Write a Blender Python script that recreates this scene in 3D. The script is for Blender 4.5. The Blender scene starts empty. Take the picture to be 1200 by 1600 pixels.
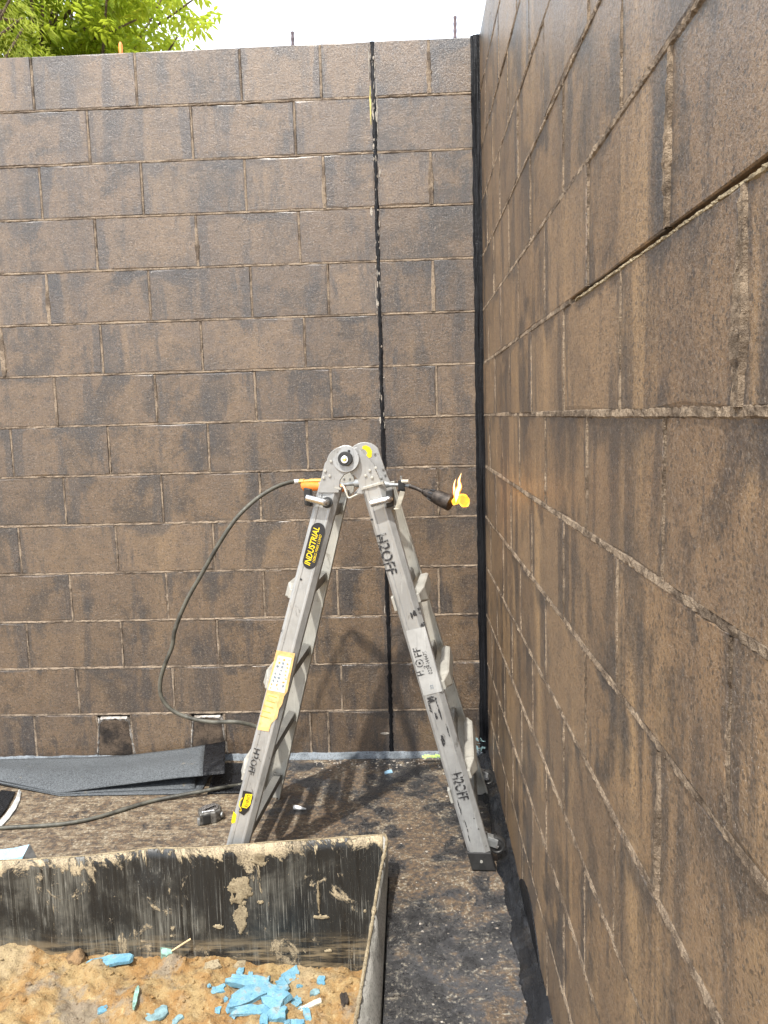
import bpy, bmesh, math, random
from mathutils import Vector, Matrix, noise
random.seed(7)
R = random.Random(11)
SC = bpy.context.scene
COL = SC.collection
V = Vector

# ------------------------------------------------------------------ camera
CP = V((-0.2919, -3.1326, 1.4043)); YAW, PITCH, ROLL, FPX = -0.03582, -0.12053, -0.02791, 1231.0
_f = V((math.sin(YAW)*math.cos(PITCH), math.cos(YAW)*math.cos(PITCH), math.sin(PITCH)))
_r = _f.cross(V((0, 0, 1))).normalized(); _u = _r.cross(_f)
CR = _r*math.cos(ROLL) + _u*math.sin(ROLL); CU = -_r*math.sin(ROLL) + _u*math.cos(ROLL); CF = _f
cam = bpy.data.cameras.new('camera'); cam.sensor_fit = 'VERTICAL'; cam.sensor_height = 32
cam.lens = FPX/1600*32; cam.clip_start = 0.05; cam.clip_end = 2000
co = bpy.data.objects.new('camera', cam); COL.objects.link(co)
m4 = Matrix((CR, CU, -CF)).transposed().to_4x4(); m4.translation = CP; co.matrix_world = m4
SC.camera = co

# ------------------------------------------------------------------ light
SA, SB = 0.38, 1.75                       # sunlight travels along (SA, 1, -SB)
sdir = V((SA, 1, -SB)).normalized()
world = bpy.data.worlds.new("World"); SC.world = world; world.use_nodes = True
wn = world.node_tree
sky = wn.nodes.new('ShaderNodeTexSky'); sky.sky_type = 'NISHITA'; sky.sun_disc = False
sky.sun_elevation = math.asin(-sdir.z); sky.sun_rotation = math.atan2(-sdir.x, -sdir.y)
sky.air_density = 1.0; sky.dust_density = 4.0; sky.ozone_density = 1.0
wt = wn.nodes.new('ShaderNodeTexCoord'); wno = wn.nodes.new('ShaderNodeTexNoise'); wno.inputs['Scale'].default_value = 2.2; wno.inputs['Detail'].default_value = 6
wmr = wn.nodes.new('ShaderNodeMapRange'); wmr.inputs[1].default_value = .36; wmr.inputs[2].default_value = .56; wmr.inputs[3].default_value = .55; wmr.inputs[4].default_value = .95
wmx = wn.nodes.new('ShaderNodeMix'); wmx.data_type = 'RGBA'; wmx.inputs[7].default_value = (5.0, 5.3, 5.75, 1)   # bright thin cloud over the whole sky
wn.links.new(wt.outputs['Generated'], wno.inputs['Vector']); wn.links.new(wno.outputs[0], wmr.inputs[0]); wn.links.new(wmr.outputs[0], wmx.inputs[0])
wn.links.new(sky.outputs[0], wmx.inputs[6]); wn.links.new(wmx.outputs[2], wn.nodes['Background'].inputs[0])
wn.nodes['Background'].inputs[1].default_value = 0.15
sun = bpy.data.lights.new('sun', 'SUN'); sun.energy = 2.6; sun.angle = math.radians(1.5); sun.color = (1, .95, .87)
so = bpy.data.objects.new('sun', sun); COL.objects.link(so)
so.rotation_euler = sdir.to_track_quat('-Z', 'Y').to_euler(); so.location = (-3, -8, 9)
SC.view_settings.view_transform = 'Standard'; SC.view_settings.look = 'None'
SC.view_settings.gamma = 1; SC.view_settings.use_curve_mapping = False
SC.view_settings.exposure = 1.5
SC.render.engine = 'CYCLES'

def at(x, y, ax, v):                      # survey helper: photo pixel + known plane -> point in the place
    d = CF + CR*((x-600)/FPX) - CU*((y-800)/FPX)
    return CP + d*((v-CP[ax])/d[ax])

# ------------------------------------------------------------------ object helpers
def tag(o, label=None, cat=None, group=None, kind=None):
    if label: o['label'] = label
    if cat: o['category'] = cat
    if group: o['group'] = group
    if kind: o['kind'] = kind
    return o

def empty(name, loc, label, cat, group=None):
    o = bpy.data.objects.new(name, None); COL.objects.link(o); o.location = loc
    o.empty_display_size = .1
    return tag(o, label, cat, group)

def link(name, me, mat, parent=None):
    o = bpy.data.objects.new(name, me); COL.objects.link(o)
    if mat is not None:
        me.materials.clear(); me.materials.append(mat)
    if parent is not None:
        o.parent = parent; o.matrix_parent_inverse = Matrix.Translation(-tloc(parent))
    return o

def tloc(o):
    p = V(o.location)
    return p if o.parent is None else p  # parents here are unrotated; parts carry world coordinates

def mesh(name, vs, fs, smooth=False, recalc=True):
    me = bpy.data.meshes.new(name); me.from_pydata([tuple(v) for v in vs], [], fs)
    if recalc:
        bm = bmesh.new(); bm.from_mesh(me); bmesh.ops.recalc_face_normals(bm, faces=bm.faces); bm.to_mesh(me); bm.free()
    if smooth:
        me.polygons.foreach_set('use_smooth', [True]*len(me.polygons))
    me.update(); return me

class MB:
    def __init__(s): s.v = []; s.f = []
    def add(s, vs, fs):
        b = len(s.v); s.v += [V(q) for q in vs]; s.f += [tuple(i+b for i in f) for f in fs]
    def grid(s, rows):                     # rows: list of equal-length vertex lists
        b = len(s.v); n = len(rows[0])
        for r in rows: s.v += [V(q) for q in r]
        for i in range(len(rows)-1):
            for j in range(n-1):
                s.f.append((b+i*n+j, b+i*n+j+1, b+(i+1)*n+j+1, b+(i+1)*n+j))
    def rings(s, rings, cap=True):         # closed rings swept to a tube
        b = len(s.v); n = len(rings[0])
        for r in rings: s.v += [V(q) for q in r]
        for i in range(len(rings)-1):
            for j in range(n):
                s.f.append((b+i*n+j, b+i*n+(j+1) % n, b+(i+1)*n+(j+1) % n, b+(i+1)*n+j))
        if cap:
            s.f.append(tuple(b+j for j in range(n))[::-1]); e = b+(len(rings)-1)*n
            s.f.append(tuple(e+j for j in range(n)))
    def box(s, c, ax, ay, az):             # centre and three half-axes
        c = V(c); ax, ay, az = V(ax), V(ay), V(az)
        vs = [c+ax*i+ay*j+az*k for i in (-1, 1) for j in (-1, 1) for k in (-1, 1)]
        s.add(vs, [(0, 1, 3, 2), (4, 6, 7, 5), (0, 4, 5, 1), (2, 3, 7, 6), (0, 2, 6, 4), (1, 5, 7, 3)])
    def tube(s, pts, rad, n=10, cap=True):
        pts = [V(p) for p in pts]; rs = rad if isinstance(rad, (list, tuple)) else [rad]*len(pts)
        t0 = (pts[1]-pts[0]).normalized(); ref = V((0, 0, 1)) if abs(t0.z) < .9 else V((1, 0, 0))
        nrm = t0.cross(ref).normalized(); rings = []
        for i, p in enumerate(pts):
            t = (pts[min(i+1, len(pts)-1)]-pts[max(i-1, 0)]).normalized()
            nrm = (nrm - t*nrm.dot(t)).normalized(); bn = t.cross(nrm)
            rings.append([p+(nrm*math.cos(2*math.pi*k/n)+bn*math.sin(2*math.pi*k/n))*rs[i] for k in range(n)])
        s.rings(rings, cap)
    def prism(s, poly, off):               # 3-D polygon pushed along off
        n = len(poly); off = V(off); b = len(s.v)
        s.v += [V(p) for p in poly]+[V(p)+off for p in poly]
        s.f.append(tuple(range(b, b+n))); s.f.append(tuple(range(b+n, b+2*n))[::-1])
        for i in range(n): s.f.append((b+i, b+(i+1) % n, b+n+(i+1) % n, b+n+i))
    def build(s, name, mat, parent=None, smooth=False, bevel=0):
        me = mesh(name, s.v, s.f, smooth)
        o = link(name, me, mat, parent)
        if bevel:
            b = o.modifiers.new('bevel', 'BEVEL'); b.width = bevel; b.segments = 2; b.limit_method = 'ANGLE'; b.angle_limit = .6
        if smooth:
            try:
                bm = bmesh.new(); bm.from_mesh(me)
                for e in bm.edges:
                    if len(e.link_faces) == 2 and e.calc_face_angle(0) > .8: e.smooth = False
                bm.to_mesh(me); bm.free()
            except Exception: pass
        return o

def catmull(pts, per=8):
    pts = [V(p) for p in pts]; P = [pts[0]*2-pts[1]]+pts+[pts[-1]*2-pts[-2]]; out = []
    for i in range(1, len(P)-2):
        a, b, c, d = P[i-1], P[i], P[i+1], P[i+2]
        for k in range(per):
            t = k/per
            out.append(.5*((2*b)+(c-a)*t+(2*a-5*b+4*c-d)*t*t+(3*b-a-3*c+d)*t**3))
    return out+[pts[-1]]

def nz(x, y=0, z=0): return noise.noise(V((x, y, z)))
def fbm(x, y=0, z=0, o=4): return noise.fractal(V((x, y, z)), 1.0, 2.0, o)

# ------------------------------------------------------------------ node helpers
class NT:
    def __init__(s, name):
        s.m = bpy.data.materials.new(name); s.m.use_nodes = True; s.t = s.m.node_tree
        s.p = s.t.nodes['Principled BSDF']; s._pos = None
    def n(s, typ, ins=None, **kw):
        nd = s.t.nodes.new('ShaderNode'+typ)
        for k, v in kw.items(): setattr(nd, k, v)
        if ins:
            for k, v in ins.items(): s.set(nd.inputs[k], v)
        return nd
    def set(s, sock, v):
        if hasattr(v, 'is_output') or isinstance(v, bpy.types.NodeSocket): s.t.links.new(v, sock)
        elif isinstance(v, (tuple, list)) and len(v) == 3 and sock.type == 'RGBA': sock.default_value = (*v, 1)
        else: sock.default_value = v
    def pos(s):
        if s._pos is None: s._pos = s.n('NewGeometry').outputs['Position']
        return s._pos
    def math(s, op, a, b=0.0, c=0.0, clamp=False):
        nd = s.n('Math', operation=op, use_clamp=clamp); s.set(nd.inputs[0], a); s.set(nd.inputs[1], b)
        if op in ('MULTIPLY_ADD', 'SMOOTH_MIN'): s.set(nd.inputs[2], c)
        return nd.outputs[0]
    def scale(s, vec, sc):
        nd = s.n('Mapping'); s.set(nd.inputs['Vector'], vec); nd.inputs['Scale'].default_value = sc; return nd.outputs[0]
    def sep(s, vec): return s.n('SeparateXYZ', {0: vec}).outputs
    def comb(s, x, y, z): return s.n('CombineXYZ', {0: x, 1: y, 2: z}).outputs[0]
    def noise(s, vec, scale, det=4.0, rough=.55, dist=0.0):
        nd = s.n('TexNoise', {'Vector': vec, 'Scale': scale, 'Detail': det, 'Roughness': rough, 'Distortion': dist}); return nd.outputs[0]
    def voro(s, vec, scale, feat='F1'):
        return s.n('TexVoronoi', {'Vector': vec, 'Scale': scale}, feature=feat).outputs['Distance']
    def rng(s, v, a, b, c=0.0, d=1.0, smooth=True):
        nd = s.n('MapRange', interpolation_type='SMOOTHSTEP' if smooth else 'LINEAR')
        for i, q in enumerate((v, a, b, c, d)): s.set(nd.inputs[i], q)
        return nd.outputs[0]
    def mix(s, f, a, b, mode='MIX'):
        nd = s.n('Mix', data_type='RGBA', blend_type=mode); s.set(nd.inputs[0], f); s.set(nd.inputs[6], a); s.set(nd.inputs[7], b)
        return nd.outputs[2]
    def bump(s, h, dist, strength=1.0, normal=None):
        nd = s.n('Bump', {'Height': h, 'Distance': dist, 'Strength': strength})
        if normal is not None: s.set(nd.inputs['Normal'], normal)
        return nd.outputs[0]
    def out(s, col=None, rough=None, normal=None, **kw):
        if col is not None: s.set(s.p.inputs['Base Color'], col)
        if rough is not None: s.set(s.p.inputs['Roughness'], rough)
        if normal is not None: s.set(s.p.inputs['Normal'], normal)
        for k, v in kw.items(): s.set(s.p.inputs[k.replace('_', ' ')], v)
        return s.m

def simple(name, col, rough=.6, metal=0.0, var=.25, sc=40.0, bump=.0004, **kw):
    t = NT(name); p = t.pos(); n = t.noise(p, sc, 5); n2 = t.noise(p, sc*6, 3)
    dark = tuple(c*(1-var) for c in col); light = tuple(min(1, c*(1+var)) for c in col)
    c = t.mix(t.rng(n, .35, .65), dark, light)
    return t.out(c, t.rng(n2, .3, .7, max(.02, rough-.1), min(1, rough+.1)), t.bump(n2, bump), Metallic=metal, **kw)

# wall block: porous concrete washed with bitumen primer, brushed on unevenly
def block_mat(name='washed block', k=1.0, gold=.5, coat=.35):
    t = NT(name); p = t.pos(); xyz = t.sep(p); u = t.math('ADD', xyz[0], xyz[1]); v = xyz[2]
    rnd = t.n('ObjectInfo').outputs['Random']
    ob = t.sep(t.n('TexCoord').outputs['Object']); lu = t.math('ADD', ob[0], ob[1]); lv = ob[2]
    half = t.n('Attribute', attribute_type='OBJECT', attribute_name='half').outputs['Fac']
    uv = t.comb(u, t.math('MULTIPLY', rnd, 7.0), v)
    uw = t.comb(u, t.math('MULTIPLY', xyz[1], .0), v)              # stains run on across the joints
    blot = t.noise(uw, 4.2, 6, .60, .5)
    wide = t.noise(t.scale(uw, (8, 1, 1.3)), 1.0, 6, .64, .35)
    cloud = t.noise(uv, 13.0, 6, .68, .3)
    fine = t.noise(t.scale(p, (60, 60, 6)), 1.0, 5, .7)
    grain = t.noise(p, 300.0, 4, .75)
    grain2 = t.noise(p, 125.0, 5, .72)
    pits = t.voro(p, 120.0)
    base = t.mix(t.rng(t.math('ADD', t.math('MULTIPLY', blot, .6), t.math('MULTIPLY', cloud, .4)), .41, .58), tuple(x*k for x in (.026, .0165, .0095)), tuple(x*k for x in (.178, .108, .051)))
    base = t.mix(t.math('MULTIPLY', t.rng(fine, .51, .70), .16), base, tuple(x*k for x in (.22, .145, .078)))
    base = t.mix(t.math('MULTIPLY', t.rng(fine, .49, .32), .2), base, (.028, .021, .016))
    rnd2 = t.math('FRACT', t.math('MULTIPLY', rnd, 37.7))
    base = t.mix(t.math('MULTIPLY', rnd, .45), base, tuple(x*k for x in (.062, .041, .026)))
    base = t.mix(t.math('MULTIPLY', t.rng(rnd2, .6, 1.0), .5), base, tuple(x*k for x in (.20, .13, .07)))
    base = t.mix(t.math('MULTIPLY', t.rng(t.noise(t.comb(t.math('MULTIPLY', u, 6.0), 3.0, t.math('MULTIPLY', v, .55)), 1.0, 5, .65),   .47, .71), gold), base, tuple(x*k for x in (.235, .150, .072)))
    # bitumen brushed along the joints: distance from the block's own edge, broken by noise
    du = t.math('SUBTRACT', half, t.math('ABSOLUTE', lu))
    dt = t.math('SUBTRACT', .095, lv)
    e1 = t.rng(t.math('ADD', du, t.math('MULTIPLY', t.math('SUBTRACT', wide, .47), .55)), .06, -.005)
    e2 = t.rng(t.math('ADD', dt, t.math('MULTIPLY', t.math('SUBTRACT', blot, .44), .42)), .05, .0)
    e3 = t.rng(wide, .48, .64)
    e4 = t.rng(t.math('ADD', blot, t.math('MULTIPLY', t.math('SUBTRACT', cloud, .5), .5)), .46, .66)
    msk = t.math('MAXIMUM', t.math('MAXIMUM', t.math('MULTIPLY', e1, .9), t.math('MULTIPLY', e4, .6)), t.math('MAXIMUM', t.math('MULTIPLY', e2, .8), t.math('MULTIPLY', e3, .85)))
    msk = t.math('MULTIPLY', msk, t.rng(grain2, .25, .6, .7, 1.0))
    col = t.mix(t.math('MULTIPLY', msk, .9), base, (.022, .022, .025))
    # aggregate grains and pores
    c1 = t.sep(t.n('TexVoronoi', {'Vector': p, 'Scale': 400.0}).outputs['Color']); c2 = t.sep(t.n('TexVoronoi', {'Vector': p, 'Scale': 230.0}).outputs['Color'])
    col = t.mix(t.math('MULTIPLY', t.rng(c1[0], .70, 1.0), .30), col, (.27, .215, .16))
    col = t.mix(t.math('MULTIPLY', t.rng(c1[1], .70, .95), .55), col, (.014, .012, .011))
    col = t.mix(t.math('MULTIPLY', t.rng(c2[0], .88, .97), .6), col, (.013, .011, .010))
    col = t.mix(t.math('MULTIPLY', t.rng(c2[1], .90, 1.0), .22), col, (.34, .27, .20))
    col = t.mix(t.math('MULTIPLY', t.rng(grain2, .42, .30), .5), col, (.016, .014, .013))
    col = t.mix(t.math('MULTIPLY', t.rng(grain2, .60, .74), .3), col, (.24, .18, .125))
    h = t.math('ADD', t.math('MULTIPLY', grain2, 1.4), t.math('ADD', grain, t.math('MULTIPLY', c1[2], .55)))
    nb = t.bump(h, .0014, .9)
    nb = t.bump(t.noise(p, 24.0, 3), .003, .6, nb)
    return t.out(col, t.math('SUBTRACT', t.rng(grain2, .3, .7, .30, .50), t.math('MULTIPLY', msk, .08)), nb, Specular_IOR_Level=.9, Coat_Weight=coat, Coat_Roughness=.34)

def mortar_mat(name='mortar', light=(.31, .24, .17), dark=(.11, .082, .058), lo=.38, hi=.60):
    t = NT(name); p = t.pos(); a = t.noise(p, 14.0, 4, .6, .3); g = t.noise(p, 330.0, 4, .7); b = t.noise(p, 60, 3)
    c = t.mix(t.rng(a, lo, hi), dark, light)
    k1 = t.sep(t.n('TexVoronoi', {'Vector': p, 'Scale': 260.0}).outputs['Color'])
    c = t.mix(t.math('MULTIPLY', t.rng(k1[0], .66, .97), .5), c, tuple(x*.45 for x in dark))
    c = t.mix(t.math('MULTIPLY', t.rng(g, .56, .72), .5), c, tuple(min(.7, x*1.7) for x in light))
    return t.out(c, .88, t.bump(t.math('ADD', t.math('MULTIPLY', g, 1.4), t.math('MULTIPLY', b, .7)), .005, 1.0), Specular_IOR_Level=.25)

def bitumen_mat(name, col=(.012, .0125, .014), streak=(60, 60, 4), dust=.0, rough=(.16, .5), spec=.6):
    t = NT(name); p = t.pos(); s1 = t.noise(t.scale(p, streak), 1.0, 5, .6); g = t.noise(p, 260.0, 4, .7); b = t.noise(p, 30, 4)
    c = t.mix(t.rng(s1, .5, .75), col, tuple(x*2.4+.004 for x in col))
    d = t.math('MULTIPLY', t.rng(t.noise(p, 9, 6, .65), .5, .68), dust)
    c = t.mix(d, c, (.22, .17, .11))
    h = t.math('ADD', t.math('MULTIPLY', s1, 1.5), t.math('ADD', t.math('MULTIPLY', g, .5), b))
    return t.out(c, t.rng(s1, .3, .7, rough[0], rough[1]), t.bump(h, .004, .9), Specular_IOR_Level=spec)

def floor_mat():
    t = NT('bitumen floor'); p = t.pos(); xyz = t.sep(p)
    big = t.noise(p, 4.0, 7, .66, .5); mid = t.noise(p, 16.0, 7, .72, .5); g = t.noise(p, 105.0, 5, .75)
    fg = t.noise(p, 300.0, 4, .75); sc = t.noise(t.scale(p, (16, 60, 30)), 1.0, 5, .7, .8); sp = t.noise(p, 60.0, 4, .7)
    pr = t.rng(xyz[1], -1.35, -.75, .0, 1.0)                      # clay trodden in where people work by the wall
    lft = t.rng(xyz[0], -.60, -1.0)
    pr2 = t.math('MAXIMUM', t.math('MULTIPLY', pr, .6), t.math('MULTIPLY', lft, 1.3))
    c = t.mix(t.rng(mid, .36, .64), (.010, .010, .0115), (.042, .041, .042))
    c = t.mix(t.math('MULTIPLY', t.rng(big, .46, .58), .7), c, (.072, .073, .078))
    q = t.math('ADD', t.math('MULTIPLY', big, .65), t.math('MULTIPLY', mid, .35))
    brown = t.math('MULTIPLY', t.rng(t.math('ADD', q, t.math('MULTIPLY', pr2, .12)), .52, .60), .88)
    c = t.mix(brown, c, t.mix(t.rng(sp, .38, .62), (.040, .028, .019), (.155, .098, .050)))
    tan = t.math('MULTIPLY', t.rng(t.math('ADD', t.math('ADD', t.math('MULTIPLY', mid, .5), t.math('MULTIPLY', sc, .5)), t.math('MULTIPLY', pr2, .06)), .545, .63), t.math('ADD', .25, t.math('MULTIPLY', pr2, .35)))
    c = t.mix(tan, c, t.mix(t.rng(g, .35, .65), (.17, .125, .075), (.36, .29, .19)))
    c = t.mix(t.math('MULTIPLY', t.rng(t.math('ADD', g, t.math('MULTIPLY', t.math('SUBTRACT', mid, .5), .5)), .565, .66), .75), c, (.38, .35, .28))
    c = t.mix(t.math('MULTIPLY', t.rng(g, .45, .32), .75), c, (.007, .007, .008))
    c = t.mix(t.math('MULTIPLY', t.rng(fg, .44, .3), .5), c, (.010, .010, .010))
    h = t.math('ADD', g, t.math('ADD', t.math('MULTIPLY', fg, .6), t.math('MULTIPLY', mid, .7)))
    rough = t.rng(t.math('ADD', g, brown), .35, 1.1, .26, .75)
    return t.out(c, rough, t.bump(h, .006, 1.0), Specular_IOR_Level=.7)

def alu_mat(name, col=(.56, .565, .56), metal=.55, rough=.42, dirt=.5):
    t = NT(name); p = t.pos(); ob = t.n('TexCoord').outputs['Object']
    a = t.noise(p, 9.0, 5, .6, .3); s = t.noise(t.scale(p, (160, 160, 9)), 1.0, 4, .6); g = t.noise(p, 150, 4, .65); sp = t.noise(p, 46.0, 3, .6)
    c = t.mix(t.rng(a, .35, .65), tuple(x*.78 for x in col), col)
    c = t.mix(t.math('MULTIPLY', t.rng(s, .58, .72), .4), c, tuple(min(.9, x*1.35) for x in col))
    c = t.mix(t.math('MULTIPLY', t.rng(s, .40, .28), .45), c, tuple(x*.45 for x in col))
    c = t.mix(t.math('MULTIPLY', t.rng(a, .56, .72), .28), c, (.36, .31, .22))
    c = t.mix(t.math('MULTIPLY', t.rng(sp, .68, .76), dirt), c, (.05, .045, .04))
    gr = t.math('MULTIPLY', t.rng(t.noise(t.scale(p, (30, 30, 11)), 1.0, 7, .72, .4), .58, .68), dirt)
    c = t.mix(t.math('MULTIPLY', gr, .6), c, (.085, .075, .062))
    return t.out(c, t.rng(g, .3, .7, rough-.1, rough+.14), t.bump(t.math('ADD', s, t.math('MULTIPLY', g, .4)), .0005, .6), Metallic=metal)

def sheet_mat():                           # black plastic, scratched upright, splashed with mud
    t = NT('black liner'); p = t.pos(); xyz = t.sep(p); x, z = xyz[0], xyz[2]
    scr = t.noise(t.scale(p, (260, 260, 5.0)), 1.0, 7, .75, .25); scr2 = t.noise(t.scale(p, (40, 40, 2.0)), 1.0, 6, .7)
    mud = t.noise(t.scale(p, (9, 9, 7)), 1.0, 10, .74, .6); film = t.noise(p, 3.6, 6, .65, .3); g = t.noise(p, 240, 4, .75); drip = t.noise(t.scale(p, (22, 22, 5)), 1.0, 9, .75, .5)
    top = t.rng(t.math('ADD', z, t.math('MULTIPLY', x, -.064)), .085, .165)
    left = t.rng(x, -.70, -1.35)
    c = t.mix(t.rng(scr2, .3, .7), (.005, .0055, .006), (.015, .017, .018))
    c = t.mix(t.math('MULTIPLY', t.rng(scr, .55, .66), t.math('MULTIPLY', t.rng(film, .32, .60), .85)), c, (.26, .26, .235))
    haze = t.math('MULTIPLY', t.rng(t.math('ADD', film, t.math('MULTIPLY', left, .10)), .52, .70), t.rng(t.math('ADD', t.math('MULTIPLY', scr, .5), t.math('MULTIPLY', scr2, .5)), .38, .62))
    c = t.mix(t.math('MULTIPLY', haze, .7), c, (.17, .165, .14))
    m = t.math('ADD', t.math('ADD', mud, t.math('MULTIPLY', top, .15)), t.math('MULTIPLY', t.math('SUBTRACT', film, .5), .25))
    msk = t.math('MAXIMUM', t.rng(m, .585, .62), t.math('MULTIPLY', t.rng(t.math('ADD', drip, t.math('MULTIPLY', top, .05)), .625, .655), .9))
    c = t.mix(msk, c, t.mix(t.rng(t.math('ADD', t.math('MULTIPLY', g, .5), t.math('MULTIPLY', drip, .5)), .40, .60), (.13, .105, .07), (.42, .345, .225)))
    c = t.mix(t.math('MULTIPLY', t.rng(g, .64, .72), .7), c, (.35, .31, .25))
    low = t.math('MULTIPLY', t.rng(z, -.16, -.25), t.rng(t.noise(t.scale(p, (7, 7, 60)), 1.0, 6, .7), .42, .62))
    c = t.mix(t.math('MULTIPLY', low, .7), c, (.25, .195, .12))
    h = t.math('ADD', t.math('MULTIPLY', msk, 1.2), t.math('ADD', t.math('MULTIPLY', scr, .3), t.math('MULTIPLY', g, .15)))
    return t.out(c, t.math('ADD', t.rng(scr, .3, .7, .30, .5), t.math('MULTIPLY', msk, .35)), t.bump(h, .003, .7), Specular_IOR_Level=.5)

def soil_mat():
    t = NT('clay soil'); p = t.pos(); a = t.noise(p, 7.5, 7, .68, .6); b = t.noise(p, 45, 6, .72); g = t.noise(p, 190, 4, .75); d = t.noise(p, 4.1, 6, .65)
    c = t.mix(t.rng(a, .38, .60), (.34, .24, .108), (.28, .155, .050))
    c = t.mix(t.math('MULTIPLY', t.rng(d, .54, .62), .8), c, (.22, .19, .145))
    c = t.mix(t.math('MULTIPLY', t.rng(d, .46, .38), .6), c, (.34, .27, .165))
    c = t.mix(t.math('MULTIPLY', t.rng(b, .55, .68), .6), c, (.47, .365, .195))
    c = t.mix(t.math('MULTIPLY', t.rng(b, .46, .33), .7), c, (.085, .050, .024))
    c = t.mix(t.math('MULTIPLY', t.rng(g, .45, .32), .7), c, (.07, .045, .025))
    c = t.mix(t.math('MULTIPLY', t.rng(g, .58, .70), .5), c, (.42, .34, .24))
    return t.out(c, .8, t.bump(t.math('ADD', t.math('MULTIPLY', b, 1.3), t.math('MULTIPLY', g, .6)), .008, 1.0))

def mineral_mat():
    t = NT('mineral felt'); p = t.pos(); g = t.noise(p, 230, 4, .8); a = t.noise(p, 7, 5, .65); b = t.noise(p, 90, 4, .7)
    c = t.mix(t.rng(g, .38, .62), (.018, .021, .025), (.115, .128, .138))
    c = t.mix(t.math('MULTIPLY', t.rng(b, .45, .65), .4), c, (.085, .095, .103))
    c = t.mix(t.math('MULTIPLY', t.rng(a, .4, .7), .25), c, (.105, .115, .123))
    c = t.mix(t.math('MULTIPLY', t.rng(t.noise(p, 17, 6, .7), .64, .72), .5), c, (.25, .21, .14))
    return t.out(c, .75, t.bump(t.math('ADD', g, t.math('MULTIPLY', b, .6)), .003, 1.0))

def leaf_mat(name, c1, c2):
    t = NT(name); p = t.pos(); rr = t.noise(p, 9.0, 3, .6)
    c = t.mix(t.rng(rr, .35, .65), c1, c2)
    m = t.out(c, .45)
    tr = t.n('BsdfTranslucent', {'Color': t.mix(.5, c, (.55, .62, .06))})
    mx = t.n('MixShader', {0: .52}); t.t.links.new(t.p.outputs[0], mx.inputs[1]); t.t.links.new(tr.outputs[0], mx.inputs[2])
    t.t.links.new(mx.outputs[0], t.t.nodes['Material Output'].inputs[0]); return m

def worn_mat():                            # sprayed stencil, partly rubbed away
    t = NT('stencil paint'); p = t.pos(); n = t.noise(p, 95, 5, .7)
    t.out((.02, .02, .022), .6); tr = t.n('BsdfTransparent'); mx = t.n('MixShader', {0: t.rng(n, .40, .50)})
    t.t.links.new(tr.outputs[0], mx.inputs[1]); t.t.links.new(t.p.outputs[0], mx.inputs[2]); t.t.links.new(mx.outputs[0], t.t.nodes['Material Output'].inputs[0]); return t.m

def foam_mat():
    t = NT('blue foam'); p = t.pos(); g = t.noise(p, 210, 4, .75); a = t.noise(p, 28, 6, .7)
    c = t.mix(t.rng(a, .35, .65), (.11, .27, .375), (.19, .375, .47))
    c = t.mix(t.math('MULTIPLY', t.rng(g, .45, .32), .6), c, (.035, .12, .19))
    c = t.mix(t.math('MULTIPLY', t.rng(a, .55, .64), .55), c, (.30, .26, .19))
    return t.out(c, .75, t.bump(t.math('ADD', g, a), .005, 1.0))

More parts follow.
